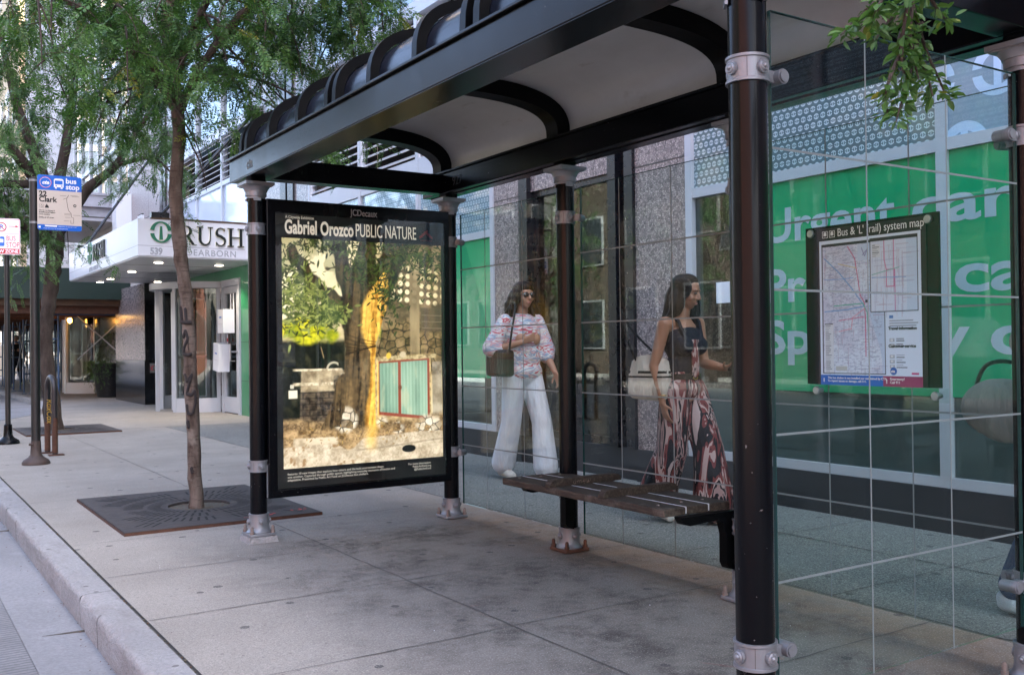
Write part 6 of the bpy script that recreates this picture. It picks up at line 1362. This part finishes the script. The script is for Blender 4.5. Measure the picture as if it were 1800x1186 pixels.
b=MB(); ell(b,(0,0,1.24),(.185,.13,.19)); ell(b,(0,0,1.05),(.17,.13,.16)); rcone(b,(-.13,0,1.37),.06,(.13,0,1.37),.06)
for sd in 'RL': rcone(b,J['sh'+sd],.068,Vector(J['sh'+sd]).lerp(Vector(J['el'+sd]),.55),.064)
remesh('shirt',b,blackc,p,.012,3)
b=MB(); ell(b,(0,0,.91),(.17,.125,.11))
for sd in 'RL': rcone(b,J['hip'+sd],.1,J['kn'+sd],.068); rcone(b,J['kn'+sd],.068,J['an'+sd],.045)
remesh('leggings',b,darkblue,p,.012,3)
for sd in 'RL': shoe(p,J['an'+sd],J['toe'+sd],cloth('green_trainer',(.35,.5,.3)))
b=MB(); c=Vector(hd4[0]); ell(b,c+Vector((0,-.025,.04)),(.09,.1,.092)); remesh('hair',b,m['hairgrey'],p,.01,2)

# ------------------------------------------------------------------ small things by the entrance
for k,(y,z,rl,hh,label) in enumerate(((17.33,1.66,0,.42,'upright white collection box hanging on two straps from the entrance door'),(17.62,1.02,.09,.50,'tilted white collection box hanging lower on the entrance door'))):
    t=thing('hanging_box',(5.27,y,z),label,'box'); b=MB(); s_=Vector((0,math.cos(rl),math.sin(rl))); u_v=Vector((0,-math.sin(rl),math.cos(rl))); b.obox((5.24,y,z),(.10,0,0),s_*.17,u_v*hh/2); b.build('case',[m['white']],t)
    b=MB(); b.obox(Vector((5.24,y,z))+Vector((-.1012,0,0))-u_v*.05,(.001,0,0),s_*.13,u_v*.002); b.obox(Vector((5.1388,y,z))+u_v*.07,(.0008,0,0),s_*.06,u_v*.012,1); b.obox(Vector((5.24,y,z))+u_v*.1-s_*.1708,(.04,0,0),s_*.0006,u_v*.07,2); b.build('printed_label',[m['graytext'],m['signblue'],m['paper']],t)
    b=MB(); 
    for dy in ((-.08,.08) if k==0 else (0,)): b.box(5.35,5.356,y+dy-.03,y+dy+.03,z+hh/2-.02,2.16 if k==0 else 1.44)
    if k: b.box(5.349,5.3565,y-.031,y+.031,z+hh/2+.03,z+hh/2+.09,1)
    b.build('strap',[m['paper'],m['signred']],t)
pt=thing('potted_shrub',(4.93,26.05,0),'clipped conical shrub with trailing ivy in a big black planter by the scaffold leg','potted plant')
b=MB(); b.lathe((4.93,26.05,0),[(.27,.01),(.29,.02),(.42,.80),(.43,.84),(.39,.84),(.38,.78),(.02,.77)],28); b.build('pot',[m['planter']],pt)
r=np.random.default_rng(8)
def shrub(name,n,fn,s,mat,parent,seed):
    P=np.array([fn() for _ in range(n)]); c=P.mean(0); D=(P-c)+r.normal(0,.25,P.shape)+np.array((0,0,.05)); return leaf_mesh(name,P,D,np.full(n,s)*r.uniform(.7,1.2,n),mat,parent,seed)
def cone():
    z=r.random()**1.2; a=r.uniform(0,6.28); q=.36*(1-z*.75)*math.sin(min(1,.35+z*3)*1.57)*r.uniform(.75,1); return (4.95+q*math.cos(a),26.05+q*math.sin(a),.82+z*.82)
shrub('foliage',1500,cone,.075,m['shrubleaf'],pt,71)
def ivy():
    a=r.uniform(2.2,4.6); q=.44+r.uniform(-.04,.14); z=.86-abs(r.normal(0,.22)); return (4.93+q*math.cos(a),26.05+q*math.sin(a),max(.25,z))
shrub('ivy',420,ivy,.10,m['leaf2'],pt,72)

# ------------------------------------------------------------------ sidewalk shed
shd=thing('sidewalk_shed',(3,34,0),'blue steel sidewalk shed with a green plywood parapet over the far pavement','scaffold shed')
sb=lambda b,n,mt: b.build(n,mt,shd)
b=MB(); b.box(.9,5.0,23.9,23.94,2.34,3.04); b.box(.9,.94,23.94,46,2.34,3.04); sb(b,'green_parapet',m['hoard'])
b=MB(); b.box(.95,5.0,23.95,46,2.36,2.42)
for y in np.arange(24.1,46,1.2): b.box(.95,5.0,y,y+.08,2.2,2.355)
sb(b,'timber_deck',m['timber'])
b=MB()
for y in np.arange(24.3,46,2.4): b=MB(); b.box(.95,5.0,y-.06,y+.06,2.02,2.195); sb(b,'rusty_beam',m['rust'])
def frame_leg(x,y):
    b=MB(); 
    for dx in (-.09,.09): b.tube([(x+dx,y,.04),(x+dx,y,2.2)],.022,8)
    for z in (.55,1.0,1.45,1.9): b.tube([(x-.09,y,z),(x+.09,y,z)],.018,8)
    for dx in (-.09,.09): b.box(x+dx-.06,x+dx+.06,y-.06,y+.06,.004,.02)
    return sb(b,'leg_frame',m['scafblue'])
for k in range(9):
    y=24.9+2.4*k
    if k<7 : frame_leg(3.5,y)
    if k!=1 and k!=2: frame_leg(5.12 if k==0 else 4.8,y if k else 24.85)
b=MB()
for (p_,q_) in (((4.1,25.5,2.0),(5.1,24.9,.95)),((5.1,24.95,2.0),(4.1,25.5,.95)),((3.5,25,2.1),(3.5,27.3,.6)),((3.5,27.3,2.1),(3.5,25,.6)),((3.5,29.7,2.1),(3.5,32.1,.6)),((3.5,32.1,2.1),(3.5,29.7,.6)),((3.15,24.9,1.9),(3.5,25,1.5))): b.tube([p_,q_],.016,8)
b.tube([(3.4,24.9,2.18),(5.2,24.9,2.18)],.022,8,1); b.tube([(3.4,24.9,2.02),(5.2,24.9,2.02)],.018,8,1)
sb(b,'cross_brace',[m['scafgrey'],m['scafblue']])
b=MB(); b.lathe((5.17,24.7,.11),[(.03,-.03),(.105,-.028),(.11,-.015),(.11,.015),(.105,.028),(.03,.03)],20,0,'X'); b.box(5.15,5.19,24.68,24.9,.1,.3,1); sb(b,'caster_wheel',[m['planter'],m['scafgrey']])
t=thing('shed_notice',(5.1,24.78,1.35),'white paper notice on the blue scaffold leg by the planter','notice'); b=MB(); b.box(4.98,5.25,24.79,24.80,1.1,1.55); b.build('sheet',[m['paper']],t); b=MB()
for i in range(7): b.box(5.01,5.22-.02*(i%3),24.788,24.7895,1.16+.05*i,1.175+.05*i)
b.build('print_lines',[m['graytext']],t)
for (x,y,z,label) in ((4.36,25.5,2.14,'lit amber cage lamp under the shed, nearer of two, by the canopy corner'),(4.35,28.2,1.98,'lit amber cage lamp under the shed, hanging lower over the white door')):
    t=thing('work_lamp',(x,y,z),label,'lamp','amber lamps under the shed'); b=MB(); b.sph((x,y,z),(.055,.055,.07),0,12); b.build('bulb',[m['bulb']],t); b=MB(); b.lathe((x,y,z+.06),[(.05,0),(.06,.03),(.03,.1)],12); b.tube([(x,y,z+.15),(x,y,2.3)],.01,6); 
    for a in range(0,360,60): b.tube([(x+.06*math.cos(R_(a)),y+.06*math.sin(R_(a)),z+.06),(x+.075*math.cos(R_(a)),y+.075*math.sin(R_(a)),z),(x,y,z-.1)],.004,5)
    b.build('cage',[m['scafgrey']],t)
    l=bpy.data.lights.new('lamp_light','POINT'); l.energy=.25; l.color=(1,.55,.15); l.shadow_soft_size=.06; lo=bpy.data.objects.new('lamp_light',l); COL.objects.link(lo); lo.parent=t; lo.location=(0,0,-.12)
for (x,y) in ((3.95,16.75),(3.98,18.9),(5.0,16.9)):
    l=bpy.data.lights.new('downlight_beam','SPOT'); l.energy=14; l.spot_size=R_(100); l.spot_blend=.6; l.color=(1,.85,.65); l.shadow_soft_size=.06; lo=bpy.data.objects.new('downlight_beam',l); COL.objects.link(lo); lo.location=(x,y,CZ0-.02)

# ------------------------------------------------------------------ buildings beyond and across the street
def block(name,label,x0,x1,y0,y1,h,wallm,glassm,face,sp_=3.4,wd=1.5,gap=1.4,wh=2.0,z0=1.2,ribs=None):
    t=thing(name,((x0+x1)/2,(y0+y1)/2,0),label,'building'); b=MB(); b.box(x0,x1,y0,y1,-.15,h); b.box(x0-.15,x1+.15,y0-.15,y1+.15,h-.6,h-.3); wl=b.build('wall',[wallm],t)
    nwin=0
    for fc in face:
        fr=MB(); q=.08   # one window at the origin, copied along the facade
        if fc=='s': fr.box(0,wd,-.06,-.001,0,wh); fr.box(q,wd-q,-.075,-.0605,q,wh-q,1)
        else:
            sg=-1 if fc=='-' else 1; fr.box(min(sg*.06,sg*.001),max(sg*.06,sg*.001),0,wd,0,wh); fr.box(min(sg*.075,sg*.0605),max(sg*.075,sg*.0605),q,wd-q,q,wh-q,1)
        me=None; a0,a1=(y0,y1) if fc in '-+' else (x0,x1); rest=MB(); z=z0
        while z+wh<h-.8:
            a=a0+gap*.6
            while a+wd<a1-.3:
                P=(a,y0,z) if fc=='s' else ((x0 if fc=='-' else x1),a,z)
                if nwin<95:
                    if me is None:
                        wv=MB(); wv.v=list(fr.v); wv.f=fr.f; wv.m=fr.m; wv.s=fr.s; o=wv.build('window',[m['alu'],glassm],None); me=o.data; o.parent=t
                    else: o=bpy.data.objects.new('window',me); COL.objects.link(o); o.parent=t
                    o.location=Vector(P)-Vector(t['_o']); nwin+=1
                else: rest.add([tuple(Vector(v)+Vector(P)) for v in fr.v],fr.f); rest.m[-len(fr.m):]=fr.m
                a+=wd+gap
            z+=sp_
        if rest.v: struct(rest.build('far_windows',[m['alu'],glassm],t),'stuff')
        if ribs:
            rb=MB(); a=a0
            while a<a1:
                if fc=='-': rb.box(x0-.3,x0,a,a+ribs*.3,0,h-.7)
                else: rb.box(a,a+ribs*.3,y0-.3,y0,0,h-.7)
                a+=ribs
            rb.build('ribs',[wallm],t)
    return t
def brick(name,a,c_):
    t=Mt(name); br=t.nt.nodes.new('ShaderNodeTexBrick'); mp_=t.nt.nodes.new('ShaderNodeCombineXYZ'); x,y,z=t.xyz(); t.nt.links.new((x+y).o,mp_.inputs[0]); t.nt.links.new(z.o,mp_.inputs[1]); t.nt.links.new(mp_.outputs[0],br.inputs['Vector'])
    br.inputs['Scale'].default_value=4; br.inputs['Color1'].default_value=c4(a); br.inputs['Color2'].default_value=c4(c_); br.inputs['Mortar'].default_value=(.3,.27,.24,1); br.inputs['Mortar Size'].default_value=.012
    t.set(col=Sh(t.nt,br.outputs[0]),rough=.9); return t.m
cream=simple('cream_stone',(.55,.43,.28),.85,var=.12,scale=.6); beige=simple('beige_concrete',(.40,.35,.31),.85,var=.12,scale=.5)
darkwin=simple('far_window_glass',(.04,.05,.06),.08,coat=1)
block('cream_stone_building','sunlit cream stone building farthest along the street at the left edge',5.8,14,51.5,66,40,cream,darkwin,'-s',3.6,1.4,1.6,2.2,1.5)
block('ribbed_tower','beige tower with vertical ribs rising behind the far tree',5.6,20,67,85,70,beige,darkwin,'-s',3.4,.9,.9,2.6,1.5,ribs=1.8)
block('glass_office_block','pale glass office block closing the far end of the street',-14,5,120,140,45,beige,m['windowup'],'s',3.4,2.4,.4,2.8,1.0)
greyb=simple('grey_stone',(.16,.155,.15),.85,var=.15,scale=.6); redb=brick('red_brick',(.33,.11,.06),(.25,.08,.05)); tanb=brick('tan_brick',(.075,.055,.04),(.06,.042,.032))
block('red_brick_building','red brick building across the street',-26,-13.8,-24,3,9,redb,darkwin,'+',3.4,1.3,1.5,1.9,1.0)
block('tan_brick_building','tan brick building across the street',-28,-13.8,3.3,34,10.5,tanb,darkwin,'+',3.4,1.5,1.2,2.0,1.0)
block('grey_office_building','grey office building across the street, farther along',-28,-13.8,35,90,9,greyb,darkwin,'+',3.4,2,1,2.2,1.2)
block('corner_brick_building','brick building behind the viewer on the near side',5.6,22,-46,-14,20,tanb,darkwin,'-',3.4,1.5,1.2,2.0,1.0)
for k,(x,y,rz_) in enumerate(((-10.6,4,0.6),(-10.8,13,2.2),(-10.5,21.5,4.0),(-10.9,31,5.2))):
    c=copy_tree(T_2,(x,y,0),rz_); c['label']='street tree across the road, '+('opposite the shelter','opposite the clinic entrance','before the grey office','farthest of the row')[k]; c['group']='trees across the road'
# parked white pickup across the street, seen mirrored in the shop glass
pk=thing('pickup_truck',(-7.9,9,-.14),'white pickup truck parked at the opposite kerb','truck'); r0_=(-7.9,9)
b=MB(); X0=-8.8; 
b.poly([(6.3,.42),(6.3,.98),(8.4,1.02),(8.75,1.02),(9.3,1.66),(10.6,1.68),(11.0,1.08),(12.0,1.02),(12.05,.42)],(-7.0,0,-.14),(0,1,0),Z1,1.8) if False else None
prof_=[(6.3,.42),(12.05,.42),(12.0,1.02),(11.0,1.08),(10.5,1.70),(9.1,1.68),(8.6,1.05),(6.3,1.02)]
v=[(-8.8,y,z-.14) for y,z in prof_]+[(-7.0,y,z-.14) for y,z in prof_]; n=len(prof_); b.add(v,[tuple(range(n)),tuple(reversed(range(n,2*n)))]+[(i,n+i,n+(i+1)%n,(i+1)%n) for i in range(n)]); b.build('body',[m['white']],pk)
b=MB(); b.poly([(8.85,1.1),(10.75,1.1),(10.42,1.6),(9.2,1.6)],(-6.999,0,-.14),(0,1,0),Z1,.004); b.build('side_glass',[darkwin],pk)
for y in (7.3,11.1):
    for x in (-8.7,-7.1):
        b=MB(); b.lathe((x,y,.23),[(.1,-.12),(.33,-.115),(.37,-.08),(.37,.08),(.33,.115),(.1,.12)],22,0,'X'); b.lathe((x,y,.23),[(.2,-.122),(.2,.122)],16,1,'X'); b.build('wheel',[m['planter'],m['chrome']],pk)
